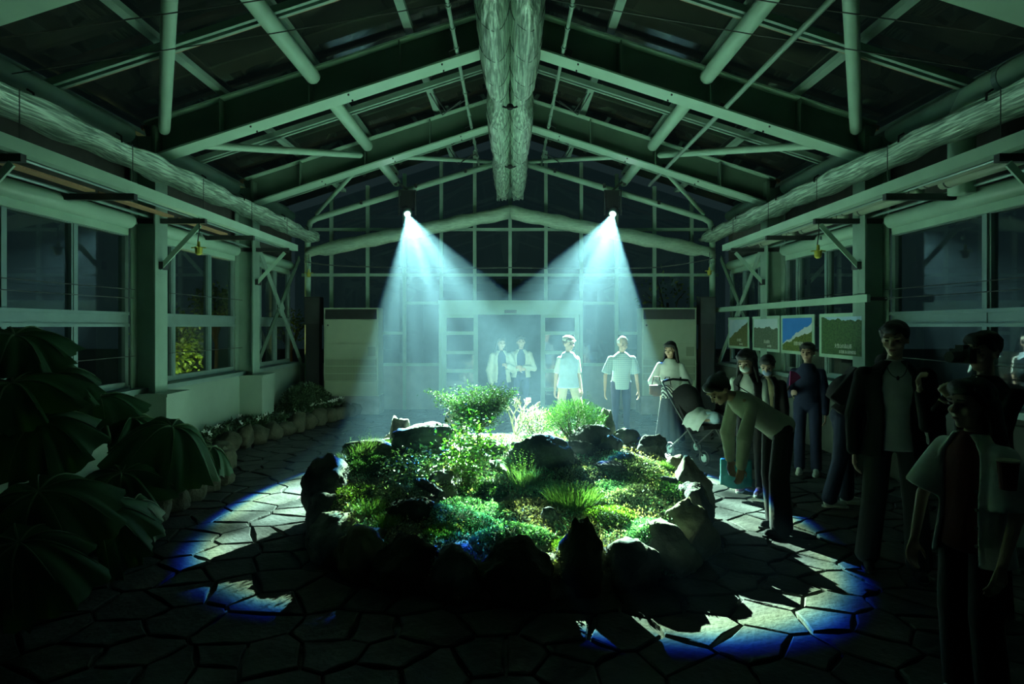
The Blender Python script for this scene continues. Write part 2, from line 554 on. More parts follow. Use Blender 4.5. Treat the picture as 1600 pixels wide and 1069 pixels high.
# sliding door
dr = struct(empty('door_1'))
mb = MB(); mb.b2(-1.44, 1.46, YB - 0.16, YB + 0.05, 1.96, 2.21)
mb.b2(-1.47, 1.49, YB - 0.18, YB + 0.05, 2.19, 2.25)
mb.build('door_header', M['paint'], dr)
mb = MB(); mb.b2(-0.11, 0.13, YB - 0.20, YB - 0.15, 1.99, 2.05)
s = mb.build('door_sensor', M['dark_steel'], dr)
for x0, x1 in ((-1.40, -0.66), (0.63, 1.42)):
    leaf = MB()
    leaf.b2(x0, x0 + 0.09, YB - 0.09, YB - 0.03, 0.02, 1.96)
    leaf.b2(x1 - 0.09, x1, YB - 0.09, YB - 0.03, 0.02, 1.96)
    for z in (0.06, 0.42, 0.8, 1.18, 1.58, 1.93):
        leaf.b2(x0, x1, YB - 0.085, YB - 0.035, z - 0.035, z + 0.035)
    lo = leaf.build('door_leaf', M['paint'], dr)
    zz = (0.06, 0.42, 0.8, 1.18, 1.58, 1.93)
    for a, b in zip(zz[:-1], zz[1:]):
        mb = MB(); mb.b2(x0 + 0.08, x1 - 0.08, YB - 0.064, YB - 0.056, a + 0.03, b - 0.03)
        mb.build('pane', M['glass'], lo)
for x in (-1.43, 1.46):
    mb = MB(); mb.b2(x - 0.03, x + 0.03, YB - 0.14, YB + 0.05, 0, 2.2)
    mb.build('door_jamb', M['paint'], dr)
# vestibule beyond the door
vb = MB()
vb.b2(-2.2, 2.2, 17.0, 17.1, -0.1, 2.6); vb.b2(-2.3, -2.2, YB + 0.1, 17.1, -0.1, 2.6); vb.b2(2.2, 2.3, YB + 0.1, 17.1, -0.1, 2.6)
vb.b2(-2.3, 2.3, YB + 0.1, 17.1, 2.6, 2.7); vb.b2(-2.3, 2.3, YB + 0.02, 17.1, -0.25, -0.01)
struct(vb.build('wall_vestibule', M['brick']))
# wall behind the camera
rb = MB(); rb.b2(-4.7, 4.7, -3.2, -3.0, -0.1, 5.7)
struct(rb.build('wall_front', M['brick']))

# ---------------- roof
ceil = struct(empty('ceiling'))
PX = (0.0, 1.2, 2.35, 3.44, 4.62)
ys = [-3 + 1.5 * k for k in range(12)]
ys[-1] = YB
for s in (-1, 1):
    for a, b in zip(PX[:-1], PX[1:]):
        for c, d in zip(ys[:-1], ys[1:]):
            mb = MB()
            za, zc = zb(a, 0.62), zb(b, 0.62)
            pts = [(s * a, c, za), (s * b, c, zc), (s * b, d, zc), (s * a, d, za)]
            mb.add(pts + [(p[0], p[1], p[2] + 0.01) for p in pts], [(0, 1, 2, 3), (7, 6, 5, 4), (0, 4, 5, 1), (1, 5, 6, 2), (2, 6, 7, 3), (3, 7, 4, 0)])
            mb.build('roof_pane', M['roofglass'], ceil)
    for x in PX[1:]:
        mb = MB(); mb.bar((s * x, -3, zb(x, 0.56)), (s * x, YB, zb(x, 0.56)), 0.1, 0.06)
        mb.build('purlin', M['paint_dim'], ceil)
    for y in [-1 + 1.5 * k for k in range(10)]:
        mid = (k := round((y + 1) / 1.5)) % 2 == 1
        if mid:
            for dy in (-0.055, 0.045):
                mb = MB(); mb.bar((0, y + dy, zb(0, 0.41)), (s * 4.5, y + dy, zb(4.5, 0.41)), 0.045, 0.07)
                mb.build('glazing_rafter', M['paint_dim'], ceil)
        mb = MB(); mb.bar((0, y + 0.24, zb(0, 0.52)), (s * 4.5, y + 0.24, zb(4.5, 0.52)), 0.10, 0.05)
        mb.build('batten', M['wood'], ceil)
mb = MB(); mb.b2(-0.12, 0.12, -3, YB, zb(0, 0.5), zb(0, 0.6))
mb.build('ridge_beam', M['paint_dim'], ceil)

# ---------------- steel portal frames
def portal(y, label, bolts=False):
    root = empty('portal_frame', (0, y, 0), 0, label, 'steel frame', 'steel portal frames')
    for s in (-1, 1):
        mb = MB()
        zt = zb(4.3, 0.3)
        mb.b2(s * 4.15, s * 4.17, -0.14, 0.14, 0.93, zt)
        mb.b2(s * 4.43, s * 4.45, -0.14, 0.14, 0.93, zt)
        mb.b2(s * 4.15, s * 4.45, -0.012, 0.012, 0.93, zt)
        mb.build('column', M['paint_dim'], root)
        mb = MB()
        for up, wd, ht in ((0.0, 0.30, 0.022), (0.43, 0.26, 0.022)):
            mb.bar((0, 0, zb(0, up)), (s * 4.3, 0, zb(4.3, up)), wd, ht)
        rafter = mb.build('rafter', M['paint'], root)
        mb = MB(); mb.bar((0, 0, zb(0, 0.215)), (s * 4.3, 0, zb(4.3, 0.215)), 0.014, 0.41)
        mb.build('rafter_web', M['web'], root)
        mb = MB()
        mb.box((s * 4.16, 0, zb(4.16, 0.12)), (0.05, 0.34, 0.42))
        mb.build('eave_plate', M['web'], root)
        for x in (1.3, 2.35, 3.4):
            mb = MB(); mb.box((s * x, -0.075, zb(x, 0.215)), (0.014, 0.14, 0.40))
            mb.build('stiffener', M['web'], root)
    mb = MB(); mb.box((0, 0, zb(0, 0.2)), (0.05, 0.3, 0.5)); mb.build('ridge_plate', M['web'], root)
    for s in (-1, 1):
        for x in (0.8, 1.9, 3.05):
            for q in (-0.1, 0.1):
                mb = MB(); mb.cyl((s * x, q, zb(x, -0.01)), (s * x, q, zb(x, -0.03)), 0.011, 6); mb.build('bolt', M['dark_steel'], root)
    return root
portal(2.0, 'steel portal frame almost directly over the camera')
portal(4.68, 'steel portal frame nearest the camera, only its corners in view')
portal(8.0, 'large white steel portal frame crossing above the front of the rock island')
portal(11.0, 'white steel portal frame just in front of the two spotlights')

# round purlins, diagonal braces, eave tubes
def tube_thing(name, p, q, r, label, cat, group=None, m='paint', ends=True):
    p, q = V(p), V(q)
    d = (q - p).normalized()
    root = empty(name, p, 0, label, cat, group)
    L = (q - p)
    mb = MB()
    if ends:
        mb.tube([d * 0.10, d * 0.16, L - d * 0.16, L - d * 0.10], [r * 0.35, r, r, r * 0.35], 14)
    else:
        mb.tube([d * 0, L], r, 14)
    mb.build('tube', M[m], root, smooth=False).data.polygons.foreach_set('use_smooth', [True] * 0 or [len(p2.vertices) == 4 for p2 in root.children[0].data.polygons])
    if ends:
        for e0, e1 in ((d * 0.0, d * 0.12), (L - d * 0.12, L)):
            mb = MB(); mb.bar(e0, e1, 0.012, 0.06)
            mb.build('end_plate', M['web'], root)
    return root
bays = ((2, 4.68, 'overhead bay'), (4.68, 8, 'bay in front of the large frame'), (8, 11, 'bay behind the large frame'), (11, 13.75, 'last bay by the back wall'))
for s, sn in ((-1, 'left'), (1, 'right')):
    for a, b, bn in bays:
        z = zb(2.3, 0.3)
        tube_thing('roof_tube', (s * 2.3, a, z), (s * 2.3, b, z), 0.088, 'thick round roof tube on the %s slope, %s' % (sn, bn), 'tube', 'round roof tubes')
    for p, q, r in (((4.12, 8, zb(4.1, 0.25)), (2.35, 4.68, zb(2.35, 0.22)), 0.065), ((4.0, 8, zb(4.0, 0.12)), (2.35, 11, zb(2.35, 0.2)), 0.05),
                    ((2.35, 11, zb(2.35, 0.15)), (4.0, 13.75, zb(4.0, 0.2)), 0.04), ((2.2, 11, zb(2.2, 0.15)), (0.3, 13.75, zb(0.3, 0.1)), 0.04)):
        p = V((s * p[0], p[1], p[2])); q = V((s * q[0], q[1], q[2]))
        d = (q - p).normalized()
        mb = MB(); mb.tube([p + d * 0.1, p + d * 0.16, q - d * 0.16, q - d * 0.1], [r * 0.4, r, r, r * 0.4], 12)
        mb.build('brace_tube', M['paint'], ceil, smooth=True)
    for a, b, bn in bays:
        mb = MB(); mb.tube([(s * 4.4, a + 0.2, 3.93), (s * 4.4, a + 0.28, 3.93), (s * 4.4, b - 0.28, 3.93), (s * 4.4, b - 0.2, 3.93)], [0.05, 0.1, 0.1, 0.05], 14)
        mb.build('eave_tube', M['paint_dim'], wl if s < 0 else wr, smooth=True)

# ================================================================== spotlights
def spotlight(side, aim, half):
    pos = V((side * 2.024, 13.2, 3.945))
    aim = V(aim)
    d = (aim - pos).normalized()
    sn = 'left' if side < 0 else 'right'
    root = empty('spotlight', (pos.x, pos.y, 0), 0, 'black stage spotlight hung under the %s roof slope, throwing a wide white beam' % sn, 'spotlight', 'stage spotlights')
    root.location = pos
    rot = d.to_track_quat('-Z', 'Y').to_matrix()      # local -Z along the beam
    mb = MB()
    prof = [(-0.03, 0.075), (0.04, 0.085), (0.05, 0.10), (0.11, 0.10), (0.12, 0.085), (0.22, 0.085), (0.26, 0.06)]
    mb.tube([rot @ V((0, 0, z)) for z, r in prof], [r for z, r in prof], 20)
    head = mb.build('lamp_head', M['dark_steel'], root)
    mb = MB()
    n = 24
    ring = []
    for r, z in ((0.055, -0.035), (0.085, -0.035), (0.09, 0.02), (0.055, 0.02)):
        ring.append([tuple(rot @ V((r * math.cos(2 * math.pi * j / n), r * math.sin(2 * math.pi * j / n), z))) for j in range(n)])
    vs = [p for rr in ring for p in rr]
    fs = [(k * n + j, k * n + (j + 1) % n, ((k + 1) % 4) * n + (j + 1) % n, ((k + 1) % 4) * n + j) for k in range(4) for j in range(n)]
    mb.add(vs, fs)
    mb.build('lens_ring', M['alu'], root)
    mb = MB(); mb.tube([rot @ V((0, 0, -0.036)), rot @ V((0, 0, -0.03))], 0.054, 24)
    mb.build('lens', M['lens'], root)
    mb = MB()
    mb.b2(-0.13, 0.13, 0.02, 0.26, 0.10, 0.44)
    mb.build('control_box', M['black'], root)
    mb = MB()
    for x in (-0.16, 0.16):
        mb.b2(x - 0.012, x + 0.012, 0.02, 0.09, -0.03, 0.46)
    mb.b2(-0.17, 0.17, 0.02, 0.09, 0.44, 0.46)
    mb.build('yoke', M['dark_steel'], root)
    mb = MB(); mb.cyl((0, 0.1, 0.46), (-side * 0.0 + side * 0.2, 0.1, zb(2.3, 0.3) - pos.z - 0.05), 0.02, 8)
    mb.box((side * 0.24, 0.1, zb(2.3, 0.3) - pos.z), (0.05, 0.06, 0.24))
    mb.build('hanging_clamp', M['dark_steel'], root)
    # its light
    ld = bpy.data.lights.new('lamp_light', 'SPOT')
    ld.energy = SPOT_W
    ld.color = SPOT_COL
    ld.spot_size = 2 * half + R(1.2)
    ld.spot_blend = 0.0
    ld.shadow_soft_size = 0.03
    ld.use_nodes = True
    nt = ld.node_tree
    em = nt.nodes['Emission']
    tc = nd(nt, 'ShaderNodeTexCoord')
    sp = nd(nt, 'ShaderNodeSeparateXYZ')
    nt.links.new(tc.outputs['Normal'], sp.inputs[0])
    def mth(op, a, b=None, clamp=False):
        n = nd(nt, 'ShaderNodeMath', operation=op, use_clamp=clamp)
        for i, q in enumerate((a, b)):
            if q is None: continue
            if isinstance(q, (int, float)): n.inputs[i].default_value = q
            else: nt.links.new(q, n.inputs[i])
        return n.outputs[0]
    az = mth('ABSOLUTE', sp.outputs['Z'])
    u = mth('DIVIDE', sp.outputs['X'], az)
    v = mth('DIVIDE', sp.outputs['Y'], az)
    rad = mth('DIVIDE', mth('SQRT', mth('ADD', mth('MULTIPLY', u, u), mth('MULTIPLY', v, v))), math.tan(half))
    rp = nd(nt, 'ShaderNodeValToRGB')
    cr = rp.color_ramp
    cr.elements[0].position = 0.0; cr.elements[0].color = (1, 1, 1, 1)
    cr.elements[1].position = 1.0; cr.elements[1].color = (0, 0, 0, 1)
    for p, c in ((0.93, (0.9, 0.97, 0.9, 1)), (0.962, (0.8, 0.85, 0.6, 1)), (0.974, (0.10, 0.36, 0.5, 1)), (0.984, (0.004, 0.025, 0.34, 1)), (0.993, (0, 0.0, 0.08, 1))):
        e = cr.elements.new(p); e.color = c
    nt.links.new(rad, rp.inputs['Fac'])
    cmb = nd(nt, 'ShaderNodeCombineXYZ')
    nt.links.new(u, cmb.inputs[0]); nt.links.new(v, cmb.inputs[1])
    cmb.inputs[2].default_value = 3.3 * side
    nz = nd(nt, 'ShaderNodeTexNoise')
    nz.inputs['Scale'].default_value = 12.0
    nz.inputs['Detail'].default_value = 2.0
    nt.links.new(cmb.outputs[0], nz.inputs['Vector'])
    mr = nd(nt, 'ShaderNodeMapRange')
    mr.inputs['From Min'].default_value = 0.33; mr.inputs['From Max'].default_value = 0.68
    mr.inputs['To Min'].default_value = 0.1; mr.inputs['To Max'].default_value = 2.1
    nt.links.new(nz.outputs['Fac'], mr.inputs['Value'])
    nt.links.new(rp.outputs['Color'], em.inputs['Color'])
    nt.links.new(mr.outputs['Result'], em.inputs['Strength'])
    lo = bpy.data.objects.new('lamp_light', ld)
    COL.objects.link(lo)
    lo.parent = root
    lo.location = d * 0.06
    lo.rotation_mode = 'QUATERNION'
    lo.rotation_quaternion = d.to_track_quat('-Z', 'Y')
M['lens'] = glowmat('lit_lens', (0.85, 1.0, 1.0), 60.0)
spotlight(-1, (-0.305, 8.58, 0), R(17.75))
spotlight(1, (0.329, 8.88, 0), R(18.75))

# ================================================================== shade bundles
def loft(path, prof, n, m, name, parent, pleat=0.06, seed=0):
    """path: list of (centre, axis_u, axis_v); prof: list of (ru, rv)"""
    mb = MB()
    rs = random.Random(seed)
    ph = [rs.uniform(0, 6.28) for _ in range(4)]
    pl = [rs.uniform(-1, 1) for _ in range(n)]
    k = len(path)
    vs = []
    for i, ((c, u, v), (ru, rv)) in enumerate(zip(path, prof)):
        for j in range(n):
            t = 2 * math.pi * j / n
            w = 1 + pleat * (pl[j] + 0.5 * math.sin(i * 0.9 + j * 1.7 + ph[0]))
            p = V(c) + V(u) * (ru * w * math.cos(t)) + V(v) * (rv * w * math.sin(t))
            vs.append(tuple(p))
    fs = [(i * n + j, i * n + (j + 1) % n, (i + 1) * n + (j + 1) % n, (i + 1) * n + j) for i in range(k - 1) for j in range(n)]
    fs += [tuple(range(n - 1, -1, -1)), tuple((k - 1) * n + j for j in range(n))]
    mb.add(vs, fs)
    return mb.build(name, m, parent, smooth=True)

def pinch(y, ties, lo, hi):
    d = min(abs(y - t) for t in ties)
    return lo + (hi - lo) * (1 - math.exp(-(d / 0.42) ** 2))
TIES = (2.0, 5.0, 8.0, 11.0)
root = empty('gathered_curtain', (0, 8, 4.6), 0, 'silvery shade cloth bundled in two fat sausages along the roof ridge', 'curtain')
for s in (-1, 1):
    path, prof = [], []
    for i in range(161):
        y = 1.2 + (13.25 - 1.2) * i / 160
        e = min(1, ((13.3 - y) / 0.22)) ** 0.5 if y > 13.08 else 1
        path.append(((s * 0.150 * pinch(y, TIES, 0.80, 1.0), y - 8, -0.02), (1, 0, 0), (0, 0, 1)))
        prof.append((pinch(y, TIES, 0.104, 0.160) * max(e, 0.55), pinch(y, TIES, 0.25, 0.36) * max(e, 0.55)))
    loft(path, prof, 44, M['shade'], 'cloth_bundle', root, 0.05, 5 + s)
    fr = MB()
    for i in range(14):
        x = s * (0.05 + 0.016 * i)
        fr.bar((x, 5.27, -0.2 + random.uniform(-0.02, 0.02)), (x, 5.30, -0.38 + random.uniform(-0.02, 0.03)), 0.008, 0.004)
    f = fr.build('frayed_edge', M['shade'], root); f['kind'] = 'stuff'
for y in TIES:
    mb = MB()
    pts = []
    for j in range(25):
        t = 2 * math.pi * j / 24
        pts.append((0.235 * math.cos(t), y - 8, -0.02 + 0.262 * math.sin(t)))
    mb.tube(pts, 0.012, 6, cap=False)
    mb.build('tie_cord', M['cord'], root)
    mb = MB(); mb.ell((0, y - 8 - 0.01, -0.27), (0.045, 0.035, 0.04)); mb.build('knot', M['cord'], root, smooth=True)
for yy in (5.7, 6.35, 7.0, 7.55, 8.6, 9.2, 9.8, 10.4, 11.8, 12.5):
    for s in (-1, 1):
        mb = MB(); pts = []
        for j in range(13):
            t = math.pi + math.pi * j / 12
            pts.append((s * 0.150 * pinch(yy, TIES, 0.80, 1) + (pinch(yy, TIES, 0.104, 0.160) + 0.004) * math.cos(t), yy - 8 + 0.03 * math.sin(j), -0.02 + (pinch(yy, TIES, 0.25, 0.36) + 0.008) * math.sin(t)))
        mb.tube(pts, 0.003, 4, cap=False); mb.build('stitching', M['cable'], root)
# vent opener shafts either side of the ridge
for s, sn in ((-1, 'left'), (1, 'right')):
    r0 = empty('vent_shaft', (s * 0.62, 8, zb(0.62, 0.05)), 0, 'thin vent opener shaft with linkage rods on the %s of the ridge' % sn, 'pipe', 'vent opener shafts')
    mb = MB(); mb.cyl((0, -6, 0), (0, 5.4, 0), 0.022, 8); mb.build('shaft', M['paint_dim'], r0, smooth=True)
    for y in (-4, -2.3, 0.1, 1.6, 3.2, 4.6):
        for dx in (0.0, 0.05):
            mb = MB(); mb.tube([(s * (0.03 + dx), y, 0.02), (s * (0.32 + dx), y + 0.25, -0.06 - dx), (s * (0.48 + dx), y + 0.05, 0.14)], 0.010, 5)
            mb.build('linkage_rod', M['dark_steel'], r0)
    for y in (-3.0, 0.0, 3.0):
        mb = MB(); mb.tube([(0.0, y - 0.12, 0.0), (s * 0.09, y - 0.16, -0.07), (s * 0.1, y - 0.16, 0.0), (0, y - 0.12, 0.06)], 0.009, 6)
        mb.build('shaft_bracket', M['dark_steel'], r0)
    for k in range(22):
        y = -5.8 + k * 0.5
        mb = MB(); mb.cyl((0, y, 0), (0, y + 0.03, 0), 0.032, 8); mb.build('shaft_collar', M['paint_dim'], r0)
# eave shade bundles
for s, sn in ((-1, 'left'), (1, 'right')):
    root = empty('gathered_curtain', (s * 3.92, 8, 3.47), 0, 'silvery shade cloth bundled along the %s eave' % sn, 'curtain', 'eave shade bundles')
    path, prof = [], []
    for i in range(70):
        y = 2.0 + 11.75 * i / 69
        e = 1 if y < 13.2 else max(0.3, (13.8 - y) / 0.6)
        path.append(((0.02 * math.sin(i * 0.7), y - 8, 0.012 * math.sin(i * 1.3)), (0.96, 0, -0.28), (0.28, 0, 0.96)) if s > 0 else ((0.02 * math.sin(i * 0.7), y - 8, 0.012 * math.sin(i * 1.3)), (0.96, 0, 0.28), (-0.28, 0, 0.96)))
        prof.append((0.165 * e * pinch(y, (3.5, 6.5, 9.5, 12.5), 0.9, 1.04), 0.085 * e * pinch(y, (3.5, 6.5, 9.5, 12.5), 0.8, 1.06)))
    loft(path, prof, 36, M['shade'], 'cloth_bundle', root, 0.06, 20 + s)
    for y in (5.3, 6.5, 8.3, 9.5, 11.2, 12.5):
        mb = MB(); mb.tube([(-s * 0.165, y - 8, 0.03), (-s * 0.16, y - 8, 0.09), (-s * 0.11, y - 8, 0.12)], 0.009, 5); mb.build('hanger_hook', M['cord'], root)
# gable shade bundle
root = empty('gathered_curtain', (0, 13.55, 3.2), 0, 'pale shade cloth bundle following the gable across the back wall', 'curtain')
for s in (-1, 1):
    path, prof = [], []
    for i in range(30):
        x = s * (4.12 * i / 29)
        z = 4.02 - 0.2 * abs(x) - 3.2 + 0.008 * math.sin(i * 1.9)
        path.append(((x, 0, z), (0, 1, 0), (-s * 0.2, 0, 0.98)))
        e = 1 if i < 27 else 0.75
        prof.append((0.10 * e, 0.145 * e * (1 + 0.06 * math.sin(i * 1.1))))
    loft(path, prof, 26, M['shade_x'], 'cloth_bundle', root, 0.05, 40 + s)

# ================================================================== rack rails along the eaves
for s, sn in ((-1, 'left'), (1, 'right')):
    root = empty('eave_rack', (s * 3.65, 8, 2.9), 0, 'pale rail on dark bracket arms running along the %s windows' % sn, 'rack', 'eave racks')
    mb = MB(); mb.b2(-0.045, 0.045, -6, 3.42, 0.10, 0.20); mb.build('rail', M['paint'], root)
    mb = MB(); mb.cyl((s * 0.12, -6, 0.11), (s * 0.12, 3.4, 0.11), 0.012, 6); mb.build('thin_rod', M['alu'], root)
    mb = MB(); mb.cyl((s * 0.6, -6, 0.11), (s * 0.6, 3.4, 0.11), 0.016, 6); mb.build('thin_rod', M['alu'], root)
    for y in (-6, -4.5, -3, -1.5, 0, 1.5, 3):
        mb = MB(); mb.b2(-s * 0.03, s * 0.78, y - 0.03, y + 0.03, 0.04, 0.10); mb.build('arm', M['dark_steel'], root)
        mb = MB(); mb.cyl((0, y, 0.2), (0, y, 0.58), 0.004, 5); mb.build('hanger_wire', M['cable'], root)
        if y in (-6, -3, 0, 3):
            mb = MB(); mb.bar((s * 0.02, y - 0.05, 0.02), (s * 0.5, y - 0.05, -0.5), 0.055, 0.02, up=(0, 1, 0)); mb.build('diagonal_strut', M['paint'], root)
            mb = MB(); mb.box((s * 0.5, y, -0.46), (0.1, 0.14, 0.09)); mb.build('strut_foot', M['dark_steel'], root)
# pairs of pale tubes lying on the right rack, warm strips on the left rack
for k, (a, b) in enumerate(((2.2, 4.6), (5.1, 6.35), (6.65, 7.9), (8.15, 9.4), (9.65, 10.9))):
    for q, dx in enumerate((0.22, 0.42)):
        root = empty('pale_roll', (3.65 + dx, (a + b) / 2, 3.06), 0, 'pale rolled sheet on the right rack, %s of the pair %s' % (('inner', 'outer')[q], ('nearest the camera', 'second from the camera', 'beside the large frame', 'behind the large frame', 'farthest from the camera')[k]), 'roll', 'pale rolls on the right rack')
        h = (b - a) / 2
        mb = MB(); mb.tube([(0, -h, 0), (0, -h + 0.03, 0), (0, h - 0.03, 0), (0, h, 0)], [0.03, 0.055, 0.055, 0.03], 12); mb.build('roll_body', M['cream'], root, smooth=True)
        for e in (-h + 0.12, h - 0.12):
            mb = MB(); mb.cyl((0, e - 0.01, 0), (0, e + 0.01, 0), 0.058, 12); mb.build('end_band', M['cable'], root)
for a, b, nm in ((5.1, 6.4, 'nearest'), (6.6, 7.9, 'middle'), (8.2, 9.4, 'farthest')):
    mb = MB(); mb.b2(-0.05, 0.05, -(b - a) / 2, (b - a) / 2, 0, 0.02); mb.b2(-0.05, -0.04, -(b - a) / 2, (b - a) / 2, 0.02, 0.05)
    o = mb.build('wooden_strip', M['wood'], None); o.location = (-4.0, (a + b) / 2, 3.0)
    tag(o, 'thin brown strip lying on the left rack, %s of three' % nm, 'strip', 'strips on the left rack')
# blind rolls above the windows
for s, sn in ((-1, 'left'), (1, 'right')):
    for k, (a, b) in enumerate(((2.2, 4.75), (5.2, 7.75), (8.25, 10.75), (11.25, 13.4))):
        bn = ('nearest the camera', 'second from the camera', 'third from the camera', 'farthest from the camera')[k]
        root = empty('blind_roll', (s * 4.38, (a + b) / 2, 2.93), 0, 'thick pale blind roll above the %s window %s' % (sn, bn), 'blind', 'window blind rolls')
        h = (b - a) / 2
        mb = MB(); mb.tube([(0, -h, 0), (0, -h + 0.03, 0), (0, h - 0.03, 0), (0, h, 0)], [0.05, 0.085, 0.085, 0.05], 16); mb.build('roll', M['paint'], root, smooth=True)
        mb = MB(); mb.cyl((0, -h - 0.12, 0), (0, -h, 0), 0.018, 8); mb.build('axle', M['alu'], root)
        mb = MB(); mb.cyl((0, h, 0), (0, h + 0.12, 0), 0.018, 8); mb.build('axle', M['alu'], root)
        mb = MB(); mb.b2(s * 0.02, s * 0.05, -h, h, -0.16, -0.06); mb.build('cloth_edge', M['paint'], root)
# conduit under the right slope
root = empty('conduit_pipe', (2.53, 8, 4.30), 0, 'thin straight conduit pipe clamped under the right roof slope', 'pipe')
mb = MB(); mb.cyl((0, -6, 0), (0, 4.2, -0.02), 0.028, 10); mb.build('pipe', M['paint_dim'], root, smooth=True)
for y in (-3, 0, 3):
    mb = MB(); mb.box((0, y, 0.01), (0.11, 0.07, 0.1), Matrix.Rotation(0.3, 3, 'Y')); mb.build('clamp', M['black'], root)
# gable pipe with down legs
root = empty('gable_pipe', (0, 13.62, 0), 0, 'pale rain pipe following the back gable and running down both corners', 'pipe')
for s in (-1, 1):
    mb = MB()
    zc = 3.86
    mb.tube([(s * 0.02, 0, 5.1), (s * 3.92, 0, zc + 0.05), (s * 4.05, 0, zc - 0.03), (s * 4.1, 0, zc - 0.2), (s * 4.1, 0, 0.05)], 0.062, 12)
    mb.build('pipe_run', M['paint'], root, smooth=True)
    for z in (0.9, 2.0, 3.0):
        mb = MB(); mb.cyl((s * 4.1, 0, z), (s * 4.1, 0, z + 0.05), 0.07, 12); mb.build('pipe_clip', M['paint_dim'], root)
    for x in (0.9, 1.9, 3.0):
        z = 5.1 - (5.1 - zc - 0.05) * x / 3.92
        mb = MB(); mb.box((s * x, -0.03, z + 0.03), (0.05, 0.15, 0.08)); mb.build('pipe_clip', M['dark_steel'], root)
# fat duct at the upper right
root = empty('duct', (4.2, 6.2, 3.7), 0, 'fat pale duct with an elbow above the right eave shade', 'duct')
mb = MB(); mb.tube([(0.0, -4, 0.12), (0, -0.25, 0.12), (0.0, -0.08, 0.10), (0, 0.02, 0.0), (0, 0.05, -0.12), (0, 0.05, -0.75)], 0.115, 16); mb.build('duct_body', M['paint'], root, smooth=True)
for y in (-1.2, -0.55):
    mb = MB(); mb.cyl((0, y, 0.12), (0, y + 0.06, 0.12), 0.122, 16); mb.build('duct_joint', M['alu'], root)
# wall cross braces near the back corners
for s, sn in ((-1, 'left'), (1, 'right')):
    r0 = empty('cross_brace', (s * 4.22, 12.4, 0), 0, 'pale crossed steel braces by the %s back corner' % sn, 'brace', 'wall cross braces')
    mb = MB(); mb.bar((0, -1.2, 3.1), (0, 1.15, 1.0), 0.02, 0.11); mb.build('brace_bar', M['paint_dim'], r0)
    mb = MB(); mb.bar((s * 0.03, -1.2, 1.0), (s * 0.03, 1.15, 3.1), 0.02, 0.11); mb.build('brace_bar', M['web'], r0)
    mb = MB(); mb.box((0.0, 0, 2.05), (0.03, 0.22, 0.2), Matrix.Rotation(0.78, 3, 'X')); mb.build('gusset_plate', M['paint_dim'], r0)
# hanging yellow nozzles
for (x, y, z, lb) in ((-3.67, 8.0, 2.62, 'yellow misting nozzle hanging from the left bracket of the large frame'), (3.63, 8.0, 2.58, 'yellow misting nozzle hanging from the right bracket of the large frame'),
                      (-4.02, 13.5, 2.76, 'yellow misting nozzle hanging in the back left corner'), (3.98, 13.5, 2.80, 'yellow misting nozzle hanging in the back right corner')):
    root = empty('misting_nozzle', (x, y - 0.08, z), 0, lb, 'nozzle', 'hanging misting nozzles')
    mb = MB(); mb.tube([(0, 0, 0.40), (0.01, 0, 0.25), (-0.01, 0, 0.1)], 0.006, 5); mb.build('hose', M['black'], root)
    mb = MB(); mb.tube([(0, 0, 0.1), (0, 0, 0.04), (0, 0, 0.03), (0, 0, -0.04), (0, 0, -0.06)], [0.015, 0.02, 0.045, 0.04, 0.02], 10); mb.build('nozzle_body', M['yellow'], root)
    for k in range(4):
        a = k * math.pi / 2
        mb = MB(); mb.bar((0, 0, 0.035), (0.085 * math.cos(a), 0.085 * math.sin(a), 0.025), 0.02, 0.012); mb.build('spray_arm', M['yellow'], root)
    mb = MB(); mb.cyl((0.03, 0, 0.16), (0.03, 0, 0.2), 0.015, 8); mb.build('valve', M['alu'], root)
# cables
def cable(pts, r, label, m='cable', sag=0.0):
    P = [V(p) for p in pts]
    out = []
    for a, b in zip(P[:-1], P[1:]):
        for t in range(8):
            u = t / 8
            q = a.lerp(b, u); q.z -= sag * 4 * u * (1 - u); out.append(q)
    out.append(P[-1])
    c = out[0].copy()
    mb = MB(); mb.tube([q - c for q in out], r, 5)
    o = mb.build('cable', M[m]); o.location = c
    return tag(o, label, 'cable')
cable([(-4.05, 13.45, 3.0), (-3.0, 13.5, 2.92), (0, 13.5, 2.90), (2.9, 13.5, 2.9), (4.05, 13.45, 3.08)], 0.012, 'dark cable stretched across the back wall above the door', sag=0.02)
for s, sn in ((-1, 'left'), (1, 'right')):
    for z, zn in ((2.14, 'upper'), (2.04, 'lower'), (1.38, 'bottom')):
        cable([(s * 4.3, 2.2, z), (s * 4.3, 7.7, z)], 0.005, '%s plant wire stretched across the near %s window' % (zn, sn), sag=0.01)
    for z, zn in ((2.14, 'upper'), (1.38, 'bottom')):
        cable([(s * 4.3, 8.3, z), (s * 4.3, 10.8, z)], 0.005, '%s plant wire stretched across the second %s window' % (zn, sn))
    for k, yy in enumerate((5.6, 6.2)):
        cable([(s * 4.3, yy - 0.4, 3.9), (s * 2.2, yy, 4.42), (s * 0.4, yy + 0.5, 4.98)], 0.006, 'thin dark wire across the %s roof slope overhead, %s of two' % (sn, ('nearer', 'farther')[k]))
